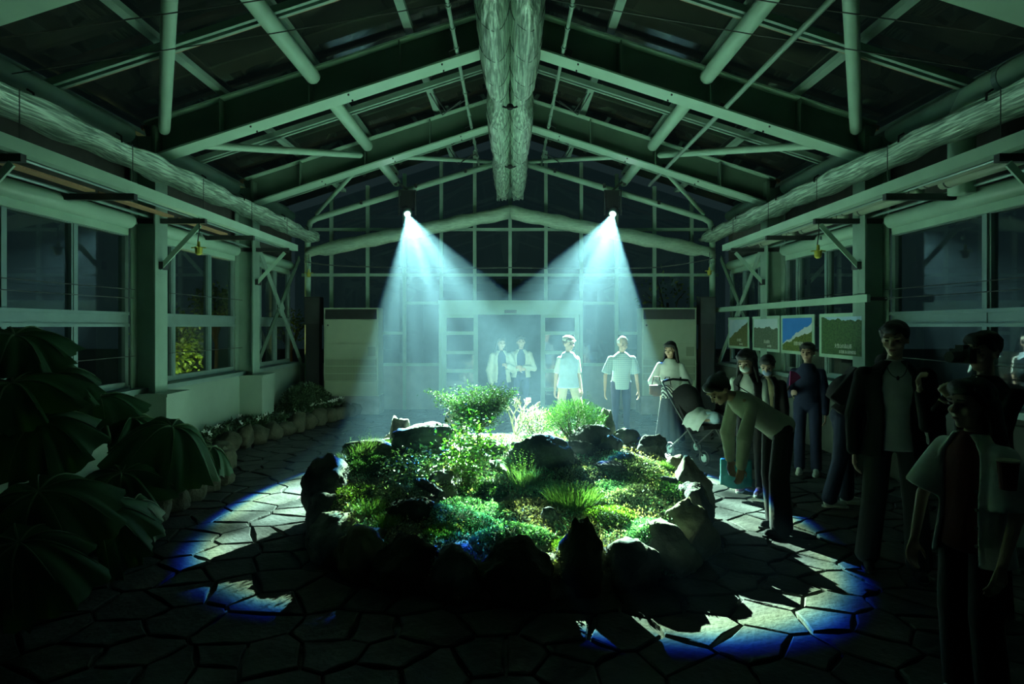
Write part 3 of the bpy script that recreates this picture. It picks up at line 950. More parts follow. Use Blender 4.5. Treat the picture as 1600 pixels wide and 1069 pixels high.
# ================================================================== cabinets against the back wall
def aircon(cx, label):
    root = empty('air_conditioner', (cx, 13.1, 0.0), 0, label, 'air conditioner', 'floor air conditioners')
    W, D, z0, z1 = 1.06, 0.5, 0.36, 2.08
    mb = MB(); mb.b2(-W / 2, W / 2, 0, D, z0, z1); body = mb.build('cabinet_body', M['cream'], root)
    mb = MB(); mb.b2(-W / 2 - 0.02, W / 2 + 0.02, -0.02, D + 0.02, 0, z0); mb.build('base_block', M['concrete'], root)
    mb = MB(); mb.b2(-W / 2 + 0.03, W / 2 - 0.03, -0.012, 0.01, z1 - 0.22, z1 - 0.03); gr = mb.build('outlet', M['black'], root)
    for k in range(5):
        mb = MB(); mb.b2(-W / 2 + 0.04, W / 2 - 0.04, -0.022, -0.012, z1 - 0.20 + k * 0.036, z1 - 0.188 + k * 0.036); mb.build('outlet_slat', M['dark_steel'], gr)
    for a, b in ((z1 - 0.68, z1 - 0.235), (z1 - 0.96, z1 - 0.70), (z0 + 0.02, z0 + 0.29)):
        mb = MB(); mb.b2(-W / 2 + 0.03, W / 2 - 0.03, -0.022, 0.01, a, b); mb.build('front_panel', M['cream'], root)
    mb = MB(); mb.b2(-W / 2 + 0.03, W / 2 - 0.03, -0.008, 0.01, z0 + 0.31, z1 - 0.98); gi = mb.build('inlet_grille', M['cream_dk'], root)
    zg0, zg1 = z0 + 0.31, z1 - 0.98
    for k in range(3):
        z = zg0 + (zg1 - zg0) * (k + 1) / 3
        mb = MB(); mb.b2(-W / 2 + 0.03, W / 2 - 0.03, -0.02, -0.008, z - 0.022, z - 0.002); mb.build('grille_bar', M['cream'], gi)
    nb = MB()
    for k in range(46):
        x = -W / 2 + 0.045 + k * 0.0212
        nb.b2(x, x + 0.007, -0.014, -0.008, zg0 + 0.01, zg1 - 0.02)
    o = nb.build('grille_ribs', M['cream'], gi); o['kind'] = 'stuff'
    mb = MB(); mb.b2(W / 2 - 0.2, W / 2 - 0.05, -0.03, -0.02, z1 - 0.94, z1 - 0.76); mb.build('control_panel', M['cream_dk'], root)
    mb = MB(); mb.cyl((-W / 2 + 0.085, -0.024, z1 - 0.34), (-W / 2 + 0.085, -0.03, z1 - 0.34), 0.018, 10); mb.build('badge', M['dark_steel'], root)
aircon(-3.10, 'cream floor air conditioner left of the door by the back wall')
aircon(3.10, 'cream floor air conditioner right of the door behind the visitors')
for x, y, h, lb in ((-3.88, 13.3, 2.3, 'tall dark loudspeaker column in the back left corner'), (3.88, 13.3, 2.3, 'tall dark loudspeaker column in the back right corner')):
    root = empty('loudspeaker', (x, y, 0), 0, lb, 'loudspeaker', 'loudspeaker columns')
    mb = MB(); mb.b2(-0.15, 0.15, -0.14, 0.14, 1.75, h); mb.build('speaker_box', M['black'], root)
    mb = MB(); mb.b2(-0.14, 0.14, -0.155, -0.14, 1.77, h - 0.02); mb.build('speaker_grille', M['dark_steel'], root)
    mb = MB(); mb.b2(-0.13, 0.13, -0.1, 0.1, 0.02, 1.75); mb.build('stand', M['black'], root)
    mb = MB(); mb.b2(-0.2, 0.2, -0.18, 0.18, 0.0, 0.03); mb.build('base', M['black'], root)

# ================================================================== picture rail and posters on the right
root = empty('picture_rail', (4.13, 10.7, 2.0), 0, 'pale horizontal rail with the four landscape posters below it', 'rail')
mb = MB(); mb.b2(-0.02, 0.02, -2.96, 3.0, 0, 0.09); mb.build('rail_bar', M['paint'], root)
for y in (-2.9, 0.3, 2.9):
    mb = MB(); mb.b2(0.02, 0.24, y - 0.02, y + 0.02, 0.02, 0.06); mb.build('rail_bracket', M['dark_steel'], root)
def postermat(name, sky1, sky2, land1, land2, kind):
    m, nt, out = newmat(name)
    b = nd(nt, 'ShaderNodeBsdfPrincipled'); b.inputs['Roughness'].default_value = 0.6
    tc = nd(nt, 'ShaderNodeTexCoord')
    sp = nd(nt, 'ShaderNodeSeparateXYZ'); nt.links.new(tc.outputs['Generated'], sp.inputs[0])
    def math_(op, a, c):
        n = nd(nt, 'ShaderNodeMath', operation=op)
        for i, q in enumerate((a, c)):
            if isinstance(q, (int, float)): n.inputs[i].default_value = q
            else: nt.links.new(q, n.inputs[i])
        return n.outputs[0]
    u = math_('SUBTRACT', 1.0, sp.outputs['Y'])          # left to right as seen from the room
    v = sp.outputs['Z']
    cm = nd(nt, 'ShaderNodeCombineXYZ'); nt.links.new(u, cm.inputs[0]); cm.inputs[1].default_value = kind * 7.1
    nz = nd(nt, 'ShaderNodeTexNoise'); nz.inputs['Scale'].default_value = 5; nz.inputs['Detail'].default_value = 6; nt.links.new(cm.outputs[0], nz.inputs['Vector'])
    if kind == 0: base = math_('ADD', 0.28, math_('MULTIPLY', u, 0.62))
    elif kind == 1: base = math_('ADD', 0.74, math_('MULTIPLY', u, -0.08))
    elif kind == 2: base = math_('ADD', 0.18, math_('MULTIPLY', u, 0.66))
    else: base = math_('ADD', 0.98, math_('MULTIPLY', u, -0.10))
    ridge = math_('ADD', base, math_('MULTIPLY', math_('SUBTRACT', nz.outputs['Fac'], 0.5), 0.3))
    isl = math_('LESS_THAN', v, ridge)
    n2 = nd(nt, 'ShaderNodeTexNoise'); n2.inputs['Scale'].default_value = 22; n2.inputs['Detail'].default_value = 6; nt.links.new(tc.outputs['Generated'], n2.inputs['Vector'])
    rp = nd(nt, 'ShaderNodeValToRGB'); rp.color_ramp.elements[0].position = 0.35; rp.color_ramp.elements[1].position = 0.68
    rp.color_ramp.elements[0].color = c4(land1); rp.color_ramp.elements[1].color = c4(land2)
    nt.links.new(n2.outputs['Fac'], rp.inputs['Fac'])
    sk = nd(nt, 'ShaderNodeMixRGB'); sk.inputs['Color1'].default_value = c4(sky1); sk.inputs['Color2'].default_value = c4(sky2)
    n3 = nd(nt, 'ShaderNodeTexNoise'); n3.inputs['Scale'].default_value = 3; nt.links.new(tc.outputs['Generated'], n3.inputs['Vector'])
    nt.links.new(n3.outputs['Fac'], sk.inputs['Fac'])
    mx = nd(nt, 'ShaderNodeMixRGB')
    nt.links.new(isl, mx.inputs['Fac']); nt.links.new(sk.outputs[0], mx.inputs['Color1']); nt.links.new(rp.outputs[0], mx.inputs['Color2'])
    last = mx.outputs[0]
    if kind == 2:                                        # the snow slope along the ridge
        band = math_('MULTIPLY', math_('LESS_THAN', v, math_('ADD', ridge, 0.02)), math_('GREATER_THAN', v, math_('SUBTRACT', ridge, math_('MULTIPLY', u, 0.22))))
        sn = nd(nt, 'ShaderNodeMixRGB'); sn.inputs['Color2'].default_value = (0.75, 0.78, 0.8, 1)
        nt.links.new(band, sn.inputs['Fac']); nt.links.new(last, sn.inputs['Color1']); last = sn.outputs[0]
    nt.links.new(last, b.inputs['Base Color']); nt.links.new(b.outputs[0], out.inputs['Surface'])
    return m
PM = [postermat('poster_print_0', (0.7, 0.75, 0.78), (0.3, 0.5, 0.65), (0.025, 0.045, 0.012), (0.13, 0.12, 0.04), 0),
      postermat('poster_print_1', (0.7, 0.78, 0.8), (0.5, 0.65, 0.7), (0.03, 0.055, 0.03), (0.12, 0.15, 0.10), 1),
      postermat('poster_print_2', (0.02, 0.16, 0.6), (0.05, 0.25, 0.7), (0.02, 0.06, 0.012), (0.18, 0.21, 0.03), 2),
      postermat('poster_print_3', (0.3, 0.5, 0.7), (0.5, 0.65, 0.75), (0.015, 0.05, 0.012), (0.07, 0.15, 0.04), 3)]
def text_mesh(name, body, size, m, parent, loc, rot, align='CENTER'):
    cu = bpy.data.curves.new(name, 'FONT'); cu.body = body; cu.size = size; cu.align_x = align; cu.extrude = 0.0008
    o = bpy.data.objects.new(name, cu); COL.objects.link(o)
    dg = bpy.context.evaluated_depsgraph_get()
    me = bpy.data.meshes.new_from_object(o.evaluated_get(dg)); me.name = name
    bpy.data.objects.remove(o); bpy.data.curves.remove(cu)
    me.materials.clear(); me.materials.append(m)
    q = bpy.data.objects.new(name, me); COL.objects.link(q); q.parent = parent; q.location = loc; q.rotation_euler = rot
    return q
M['ink'] = mat('white_ink', (0.75, 0.77, 0.72), 0.7, var=0.02)
PD = [((12.78, 11.68), 'green mountainside poster with grey sky, farthest along the right wall', '\u5c71\u306e\u690d\u751f', '\u9ad8\u5c71\u306e\u82b1'),
      ((11.50, 10.35), 'rounded hill poster with pale sky, second from the back corner', '\u9ad8\u5c71\u690d\u7269', '\u5c71\u306e\u8349\u539f'),
      ((10.30, 9.17), 'poster of a snowy slope under deep blue sky', '\u5ca9\u58c1\u306e\u690d\u7269', '\u96ea\u6e13'),
      ((9.02, 7.86), 'largest looking poster, green valley with blue peaks, beside the tall column', '\u5927\u96ea\u5c71\u306e\u9ad8\u5c71\u5e2f', '\u304a\u82b1\u7551 \u9ad8\u5c71\u690d\u7269\u7fa4\u843d')]
for k, ((ya, yb), lb, t1, t2) in enumerate(PD):
    root = empty('poster', (4.15, (ya + yb) / 2, 1.60), 0, lb, 'poster', 'landscape posters')
    h = (ya - yb) / 2
    mb = MB(); mb.b2(0, 0.012, -h, h, -0.285, 0.285); mb.build('board', M['paint'], root)
    mb = MB(); mb.b2(-0.003, 0.0, -h + 0.07, h - 0.07, -0.24, 0.24); mb.build('print', PM[k], root)
    rot = (R(90), 0, R(-90))
    text_mesh('caption', t1, 0.062, M['ink'], root, (-0.005, -h * 0.12, -0.15), rot)
    text_mesh('caption', t2, 0.045, M['ink'], root, (-0.005, -h * 0.30, -0.215), rot)
    for y in (-h * 0.7, h * 0.7):
        mb = MB(); mb.cyl((0.005, y, 0.285), (0.005, y, 0.42), 0.003, 5); mb.build('hanging_wire', M['cable'], root)

# ================================================================== rock island
import bmesh
_bm = bmesh.new(); bmesh.ops.create_icosphere(_bm, subdivisions=4, radius=1.0)
ICO_V = np.array([v.co[:] for v in _bm.verts]); ICO_F = [tuple(v.index for v in f.verts) for f in _bm.faces]; _bm.free()
_bm = bmesh.new(); bmesh.ops.create_icosphere(_bm, subdivisions=3, radius=1.0)
ICO3_V = np.array([v.co[:] for v in _bm.verts]); ICO3_F = [tuple(v.index for v in f.verts) for f in _bm.faces]; _bm.free()
def rock(c, half, label, m, seed, group='rocks of the planting island', rz=None, detail=4, name='rock', pointed=0.0, tilt=0.0):
    rs = random.Random(seed)
    P = (ICO_V if detail == 4 else ICO3_V).copy()
    P = np.sign(P) * np.abs(P) ** 0.78
    for _ in range(13):
        n = V((rs.uniform(-1, 1), rs.uniform(-1, 1), rs.uniform(-0.4, 0.8))).normalized()
        d = rs.uniform(0.64, 0.98)
        t = np.maximum(0, P @ np.array(n[:]) - d)
        P -= np.outer(t * 0.92, np.array(n[:]))
    o = V((rs.uniform(0, 50), rs.uniform(0, 50), rs.uniform(0, 50)))
    out = []
    for p in P:
        q = V(p)
        f = noise.fractal(q * 2.0 + o, 0.75, 2.1, 6) * 0.15
        g = noise.noise(q * 6 + o) * 0.035
        q = q * (1 + f + g)
        if pointed:
            k = max(0.0, q.z)
            q.x *= 1 - pointed * k; q.y *= 1 - pointed * k
        out.append(q)
    zt = max(q.z for q in out); zl = min(q.z for q in out)
    out = [V((q.x * half[0], q.y * half[1], (2 * (q.z - zl) / (zt - zl) - 1) * half[2])) for q in out]
    rot = Matrix.Rotation(rs.uniform(0, 6.28) if rz is None else rz, 3, 'Z')
    if tilt: rot = Matrix.Rotation(tilt, 3, 'Y') @ rot
    mb = MB(); mb.add([tuple(rot @ q) for q in out], ICO_F if detail == 4 else ICO3_F)
    ob = mb.build(name, M[m], None, smooth=True)
    ob.location = c
    return tag(ob, label, 'rock', group)

def moundz(x, y):
    r = math.sqrt(((x - IC.x) / IA) ** 2 + ((y - IC.y) / IB) ** 2)
    t = min(1, max(0, (y - 4.25) / 2.4)); t = t * t * (3 - 2 * t)
    z = 0.19 + 0.37 * t - 0.02 * x * x * t + 0.025 * noise.noise(V((x * 2.2, y * 2.2, 3.1))) + 0.015 * noise.noise(V((x * 7, y * 7, 1.1)))
    if y > 6.9: z -= (y - 6.9) * 0.12
    if r > 0.88: z -= (r - 0.88) * 1.6
    return z
def on_mound(px, py):
    y = 3.3
    while y < 8.2:
        p = at(px, py, y)
        if in_island(p.x, p.y, 1.0) and p.z <= moundz(p.x, p.y):
            return V((p.x, p.y, moundz(p.x, p.y)))
        y += 0.01
    for y in np.arange(7.4, 5.0, -0.02):       # beyond the crest: stands on the back slope
        p = at(px, py, y)
        if in_island(p.x, p.y, 0.9):
            return V((p.x, p.y, moundz(p.x, p.y)))
    return None
mb = MB()
NR, NA = 34, 96
vs = [(IC.x, IC.y, moundz(IC.x, IC.y))]
for i in range(1, NR + 1):
    k = i / NR * 0.97
    for j in range(NA):
        t = 2 * math.pi * j / NA
        x, y = IC.x + IA * k * math.cos(t), IC.y + IB * k * math.sin(t)
        vs.append((x, y, moundz(x, y)))
fs = [(0, 1 + j, 1 + (j + 1) % NA) for j in range(NA)]
for i in range(NR - 1):
    for j in range(NA):
        a = 1 + i * NA
        fs.append((a + j, a + NA + j, a + NA + (j + 1) % NA, a + (j + 1) % NA))
o = 1 + (NR - 1) * NA
vs += [(vs[o + j][0], vs[o + j][1], 0.0) for j in range(NA)]
for j in range(NA):
    fs.append((o + j, o + NA + j, o + NA + (j + 1) % NA, o + (j + 1) % NA))
mb.add(vs, fs)
tag(mb.build('planting_mound', M['soil'], None, smooth=True), 'gravelly soil mound of the round planting island', 'soil mound')

RIM = [  # angle, top height, half width, material, label, pointed
    (181, 0.62, 0.35, 'rock0', 'tall black rock at the far left edge of the island', 0.25),
    (195, 0.37, 0.24, 'rock0', 'dark rim rock just in front of the tall black left rock', 0.1),
    (211, 0.31, 0.27, 'rock1', 'flat grey lichened rim rock at the front left of the island', 0.0),
    (227, 0.32, 0.26, 'rock2', 'ochre rim rock at the front left, grass growing behind it', 0.0),
    (243, 0.31, 0.27, 'rock3', 'dark mossy rim rock left of the front centre', 0.0),
    (257, 0.30, 0.23, 'rock0', 'low dark rim rock left of the big front boulder', 0.0),
    (272, 0.37, 0.32, 'rock3', 'big rounded boulder at the front centre of the island', 0.0),
    (288, 0.46, 0.19, 'rock3', 'narrow upright rock right of the big front boulder', 0.15),
    (302, 0.28, 0.25, 'rock0', 'low dark rim rock under the trailing green plant', 0.0),
    (316, 0.33, 0.26, 'rock1', 'grey rim rock at the front right with a dark side', 0.15),
    (331, 0.41, 0.24, 'rock2', 'ochre streaked rim rock on the right of the island', 0.1),
    (345, 0.44, 0.20, 'rock0', 'tall dark rim rock beside the bending woman', 0.2),
    (359, 0.60, 0.25, 'rock1', 'pale topped rim rock at the right edge of the island', 0.2),
    (11, 0.55, 0.24, 'rock2', 'brown rim rock at the right, below the stroller', 0.1),
    (23, 0.60, 0.17, 'rock1', 'lichened rim rock at the back right of the island', 0.1),
    (35, 0.62, 0.26, 'rock2', 'yellowish low rim rock at the back right', 0.0),
    (49, 0.86, 0.22, 'rock1', 'pointed pale rock on the back rim in front of the old man', 0.35),
    (66, 0.62, 0.22, 'rock1', 'pale rim rock behind the round green bush', 0.0),
    (83, 0.54, 0.20, 'rock0', 'small back rim rock behind the silver shrub', 0.0),
    (97, 0.56, 0.20, 'rock1', 'pale back rim rock behind the bare white shrub', 0.0),
    (112, 0.90, 0.17, 'rock1', 'bright rounded rock on the back rim left of the conifer', 0.1),
    (125, 0.58, 0.20, 'rock0', 'dark back rim rock left of the bright rounded rock', 0.0),
    (138, 0.80, 0.20, 'rock1', 'bright lichened rock on the back left rim', 0.1),
    (150, 0.46, 0.22, 'rock1', 'pale flat rim rock at the back left', 0.0),
    (164, 0.48, 0.20, 'rock2', 'brown rim rock behind the tall black left rock', 0.1),
]
for k, (a, top, hw, m, lb, pt) in enumerate(RIM):
    x = IC.x + 1.52 * math.cos(R(a)); y = IC.y + 1.48 * math.sin(R(a))
    hw *= 0.88
    rock((x, y, top / 2 - 0.03), (hw, hw * random.uniform(0.8, 1.0), top / 2 + 0.05), lb, m, 100 + k, pointed=pt)
INNER = [  # px, py of the foot, width px, height px, material, label
    (582, 724, 100, 42, 'rock3', 'mossy domed rock in the left half of the island'),
    (660, 708, 112, 56, 'rock0', 'big dark rock hidden under the ivy left of the conifer'),
    (850, 738, 114, 70, 'rock0', 'broad dark boulder in the middle of the island'),
    (905, 714, 60, 30, 'rock0', 'black rock tucked behind the broad dark boulder'),
    (925, 702, 70, 46, 'rock0', 'dark rounded rock right of the round bush'),
    (955, 708, 46, 34, 'rock0', 'small dark rock below the dark rounded rock'),
    (985, 695, 58, 40, 'rock0', 'grey wrinkled rock on the right of the island'),
    (1022, 705, 56, 44, 'rock0', 'round grey rock with white lichen on the right'),
    (648, 818, 88, 44, 'rock3', 'mossy domed rock near the front left rim'),
    (690, 757, 44, 26, 'rock0', 'small pale veined stone beside the fallen log'),
    (957, 742, 62, 22, 'rock0', 'low black stone in the creeping plants on the right'),
    (862, 818, 34, 30, 'rock0', 'small black stone near the front of the island'),
    (600, 690, 52, 22, 'rock1', 'bright flat stone in the grass on the left'),
    (565, 705, 50, 24, 'rock0', 'grey stone beside the tall grass on the left'),
    (1045, 760, 30, 18, 'rock0', 'tiny dark stone among the right creeping plants'),
    (625, 668, 64, 34, 'rock1', 'big bright stone at the back left of the island'),
    (1085, 792, 50, 40, 'rock2', 'yellow ochre stone on the right rim slope'),
    (770, 712, 40, 22, 'rock1', 'pale stone under the broad leaves'),
]
for k, (px, py, wp, hp, m, lb) in enumerate(INNER):
    p = on_mound(px, py)
    if p is None: print('no mound', px, py); continue
    s = p.y / FPX
    hw, hh = wp * s / 2, hp * s / 2
    rock((p.x, p.y + hw * 0.5, p.z + hh * 0.6), (hw, hw * 0.6, hh * 0.95), lb, m, 300 + k, rz=random.uniform(-0.5, 0.5))
# fallen log
p, q = on_mound(650, 760), on_mound(690, 780)
root = empty('fallen_log', p, 0, 'short dark weathered log lying in the middle left of the island', 'log')
mb = MB()
L = q - p
mb.tube([V((0, 0, 0.03)), L * 0.3 + V((0, 0, 0.05)), L * 0.65 + V((0, 0, 0.045)), L + V((0, 0, 0.03))], [0.035, 0.045, 0.04, 0.034], 10); mb.build('trunk', M['log'], root)
mb = MB(); mb.tube([L * 0.4 + V((0, 0, 0.05)), L * 0.5 + V((0.03, 0.05, 0.13))], [0.016, 0.01], 7); mb.build('branch_stub', M['log'], root)

# ------------------------------------------------------------------ foliage helpers
def unit(A):
    return A / np.maximum(1e-9, np.linalg.norm(A, axis=1, keepdims=True))
def leaves(name, P, D, ln, wd, m, parent=None, fold=0.35):
    P = np.asarray(P, float); D = unit(np.asarray(D, float)); N = len(P)
    ln = np.broadcast_to(ln, N)[:, None]; wd = np.broadcast_to(wd, N)[:, None]
    S = unit(np.cross(D, unit(RNG.normal(size=(N, 3)) * 0.6 + np.array([0, 0, 1.0]))))
    U = np.cross(S, D)
    mid = P + D * ln * 0.45
    A = P; T = P + D * ln - U * ln * 0.12
    Lf = mid + S * wd / 2 + U * wd * fold; Rt = mid - S * wd / 2 + U * wd * fold
    Vv = np.stack([A, Lf, T, Rt], 1).reshape(-1, 3)
    i = np.arange(N) * 4
    F = np.stack([np.stack([i, i + 1, i + 2], 1), np.stack([i, i + 2, i + 3], 1)], 1).reshape(-1, 3)
    me = bpy.data.meshes.new(name)
    me.vertices.add(len(Vv)); me.vertices.foreach_set('co', Vv.ravel())
    me.loops.add(F.size); me.loops.foreach_set('vertex_index', F.ravel().astype(np.int32))
    me.polygons.add(len(F)); me.polygons.foreach_set('loop_start', np.arange(len(F), dtype=np.int32) * 3)
    me.update(calc_edges=True); me.validate()
    me.materials.append(m)
    o = bpy.data.objects.new(name, me); COL.objects.link(o)
    if parent is not None: o.parent = parent
    return o
def blades(name, P, D, ln, wd, m, parent=None, droop=0.5):
    P = np.asarray(P, float); D = unit(np.asarray(D, float)); N = len(P)
    ln = np.broadcast_to(ln, N)[:, None]; wd = np.broadcast_to(wd, N)[:, None]
    S = unit(np.cross(D, RNG.normal(size=(N, 3))))
    out = D * np.array([1, 1, 0])
    m1 = P + D * ln * 0.55
    T = P + D * ln + out * ln * droop * 0.4 - np.array([0, 0, 1]) * ln * droop * 0.15
    Vv = np.stack([P - S * wd / 2, P + S * wd / 2, m1 + S * wd * 0.35, m1 - S * wd * 0.35, T], 1).reshape(-1, 3)
    i = np.arange(N) * 5
    F = np.stack([np.stack([i, i + 1, i + 2], 1), np.stack([i, i + 2, i + 3], 1), np.stack([i + 3, i + 2, i + 4], 1)], 1).reshape(-1, 3)
    me = bpy.data.meshes.new(name)
    me.vertices.add(len(Vv)); me.vertices.foreach_set('co', Vv.ravel())
    me.loops.add(F.size); me.loops.foreach_set('vertex_index', F.ravel().astype(np.int32))
    me.polygons.add(len(F)); me.polygons.foreach_set('loop_start', np.arange(len(F), dtype=np.int32) * 3)
    me.update(calc_edges=True); me.validate()
    me.materials.append(m)
    o = bpy.data.objects.new(name, me); COL.objects.link(o)
    if parent is not None: o.parent = parent
    return o
def ball(n):
    return unit(RNG.normal(size=(n, 3)))

def mat_plant(name, label, px, py, wp, dp, h, key, n, lf=(0.02, 0.03), wd=0.45, cat='plant'):
    """low cushion or mat of leaves on the mound; wp width in pixels, dp depth in metres"""
    p = on_mound(px, py)
    if p is None: print('no', label); return
    rx = wp * p.y / FPX / 2
    a = RNG.uniform(0, 2 * math.pi, n); r = np.sqrt(RNG.uniform(0, 1, n))
    x = p.x + rx * r * np.cos(a); y = p.y + dp / 2 * r * np.sin(a)
    lump = np.array([noise.noise(V((q * 9, w2 * 9, 0.3))) for q, w2 in zip(x, y)])
    z0 = np.array([moundz(q, w2) for q, w2 in zip(x, y)])
    z = z0 + 0.8 * h * np.clip(1 - r ** 2.5, 0, 1) * (0.75 + 0.5 * lump) * RNG.uniform(0.75, 1.0, n) + 0.004
    D = np.stack([np.cos(a) * r * 0.9, np.sin(a) * r * 0.9, 0.35 + 0.5 * RNG.uniform(0, 1, n)], 1) + RNG.normal(size=(n, 3)) * 0.55
    D[:, 2] = np.abs(D[:, 2])
    h *= 0.8
    root = empty(name, p, 0, label, cat, 'plants on the island')
    Pp = np.stack([x - p.x, y - p.y, z - p.z], 1)
    ln = RNG.uniform(lf[0], lf[1], n)
    leaves('foliage', Pp, D, ln, ln * wd, LEAF[key], root)
    # woody core so that the cushion is not hollow
    mb = MB()
    vs = []
    for i in range(9):
        for j in range(18):
            rr = i / 8 * 0.93; t = 2 * math.pi * j / 18
            q, w2 = p.x + rx * rr * math.cos(t), p.y + dp / 2 * rr * math.sin(t)
            vs.append((q - p.x, w2 - p.y, moundz(q, w2) + h * 0.55 * (1 - rr ** 2) - p.z - 0.004))
    fs = [(i * 18 + j, i * 18 + (j + 1) % 18, (i + 1) * 18 + (j + 1) % 18, (i + 1) * 18 + j) for i in range(8) for j in range(18)]
    mb.add(vs, fs); mb.build('core', M['core'], root, smooth=True)
    return root
M['core'] = mat('plant_core', (0.04, 0.07, 0.03), 0.95, var=0.4, scale=20)
def tuft(name, label, px, py, wp, h, key, n, wd=0.004, spread=0.55, cat='grass', stems=0):
    p = on_mound(px, py)
    if p is None: print('no', label); return
    rx = wp * p.y / FPX / 2
    a = RNG.uniform(0, 2 * math.pi, n); r = np.sqrt(RNG.uniform(0, 1, n))
    x = rx * 0.75 * r * np.cos(a); y = rx * 0.6 * r * np.sin(a)
    z = np.array([moundz(p.x + q, p.y + w2) for q, w2 in zip(x, y)]) - p.z - 0.01
    D = np.stack([np.cos(a) * r * spread, np.sin(a) * r * spread, np.ones(n)], 1) + RNG.normal(size=(n, 3)) * 0.16
    root = empty(name, p, 0, label, cat, 'plants on the island')
    blades('blades', np.stack([x, y, z], 1), D, h * RNG.uniform(0.5, 1.05, n), wd, LEAF[key], root)
    if stems:
        k = stems
        a = RNG.uniform(0, 6.28, k)
        P, D2 = [], []
        for i in range(k):
            bx, by = rx * 0.5 * math.cos(a[i]) * random.random(), rx * 0.4 * math.sin(a[i]) * random.random()
            d = V((math.cos(a[i]) * 0.25, math.sin(a[i]) * 0.25, 1)).normalized()
            L = h * random.uniform(0.9, 1.35)
            for t in range(14):
                P.append((bx + d.x * L * t / 13, by + d.y * L * t / 13, d.z * L * t / 13)); D2.append((random.uniform(-1, 1), random.uniform(-1, 1), 0.6))
        leaves('seed_stems', P, D2, 0.018, 0.006, LEAF[key], root)
    return root

# ------------------------------------------------------------------ plants on the island
# spreading conifer-like shrub: flat fan top, foliage tapering down to the stem
p = V(((748 - CX) / FPX * 6.8, 6.8, 0)); p.z = moundz(p.x, p.y)
s = p.y / FPX
root = empty('spreading_shrub', p, 0, 'flat topped dark green shrub in the middle of the island, wider than tall', 'shrub', 'plants on the island')
top = at(745, 597, 6.8).z - p.z
P, D = [], []
br = MB()
br.tube([(0, 0, -0.02), (0.01, 0.01, top * 0.35), (0.03, 0.0, top * 0.6)], [0.022, 0.017, 0.012], 8)
for k in range(64):
    a = random.uniform(0, 6.28)
    lvl = random.random() ** 0.6
    tx = (random.uniform(-88, 76)) * s * (0.3 + 0.7 * lvl)
    ty = random.uniform(-0.20, 0.30) * (0.4 + 0.6 * lvl)
    tz = top * (0.30 + 0.62 * lvl) + random.uniform(-0.02, 0.03) + (0.03 if tx < -0.3 else 0.02 if tx > 0.3 else 0)
    b0 = V((0.02, 0, top * random.uniform(0.1, 0.5)))
    e = V((tx, ty, tz))
    br.tube([b0, b0.lerp(e, 0.5) + V((0, 0, -0.02)), e], [0.008, 0.005, 0.002], 5)
    for i in range(120):
        t = 0.35 + 0.7 * random.random()
        q = b0.lerp(e, t) + V((random.gauss(0, 0.045), random.gauss(0, 0.05), random.gauss(0, 0.022)))
        P.append(q[:]); D.append((random.gauss(tx * 1.2, 0.6), random.gauss(0, 0.6), random.gauss(0.35, 0.4)))
br.build('branches', M['bark'], root, smooth=True)
leaves('foliage', P, D, RNG.uniform(0.022, 0.04, len(P)), 0.011, LEAF['shrub'], root)

# ivy-like climber over the dark rock on the left and below the shrub
def climber(label, spots, key, lf, n_each, spread):
    ps = [on_mound(*q[:2]) for q in spots]
    c = ps[0]
    root = empty('leafy_climber', c, 0, label, 'plant', 'plants on the island')
    P, D = [], []
    st = MB()
    for q, (px, py, lift) in zip(ps, spots):
        b = q - c
        e = b + V((random.uniform(-0.05, 0.05), -0.05, lift))
        st.tube([b, b.lerp(e, 0.5) + V((0.02, -0.03, 0)), e], [0.005, 0.004, 0.002], 5)
        for i in range(n_each):
            t = random.random()
            r = b.lerp(e, t) + V((random.gauss(0, spread), random.gauss(-0.03, spread * 0.7), random.gauss(0, spread * 0.6)))
            P.append(r[:]); D.append((random.gauss(0, 0.8), random.gauss(-0.5, 0.6), random.gauss(0.1, 0.4)))
    st.build('stems', M['stalk'], root)['kind'] = 'stuff'
    leaves('leaves', P, D, RNG.uniform(lf[0], lf[1], len(P)), RNG.uniform(lf[0], lf[1], len(P)) * 0.75, LEAF[key], root, fold=0.15)
climber('dark glossy leafy climber on the shadowed rock left of the flat topped shrub', [(px, py, l) for px, py, l in ((625, 735, 0.16), (645, 742, 0.2), (668, 742, 0.24), (690, 742, 0.26), (640, 757, 0.12), (612, 748, 0.1))], 'ivy', (0.022, 0.045), 110, 0.07)
climber('broad green climber leaves below the flat topped shrub', [(px, py, l) for px, py, l in ((705, 728, 0.36), (725, 722, 0.46), (745, 722, 0.46), (760, 728, 0.34), (738, 748, 0.2), (718, 735, 0.36), (735, 712, 0.5))], 'broad', (0.025, 0.05), 130, 0.075)

# bare white shrub
p = on_mound(806, 668); s = p.y / FPX
root = empty('bare_shrub', p, 0, 'small bare white twiggy shrub right of the flat topped shrub', 'shrub', 'plants on the island')
mb = MB()
def twig(a, d, L, r, lvl):
    e = a + d * L
    mb.tube([a, a.lerp(e, 0.5) + V((random.uniform(-1, 1), random.uniform(-1, 1), 0)) * L * 0.08, e], [r, r * 0.85, r * 0.7], 6)
    if lvl:
        for k in range(2 if lvl > 1 else 3):
            d2 = (d + V((random.gauss(0, 0.6), random.gauss(0, 0.5), random.uniform(0.0, 0.5)))).normalized()
            twig(e, d2, L * 0.72, r * 0.7, lvl - 1)
for k in range(4):
    twig(V((0, 0, -0.01)), V((random.uniform(-0.5, 0.7), random.uniform(-0.4, 0.4), 1)).normalized(), 0.19, 0.014, 3)
mb.build('twigs', M['twig'], root, smooth=True)
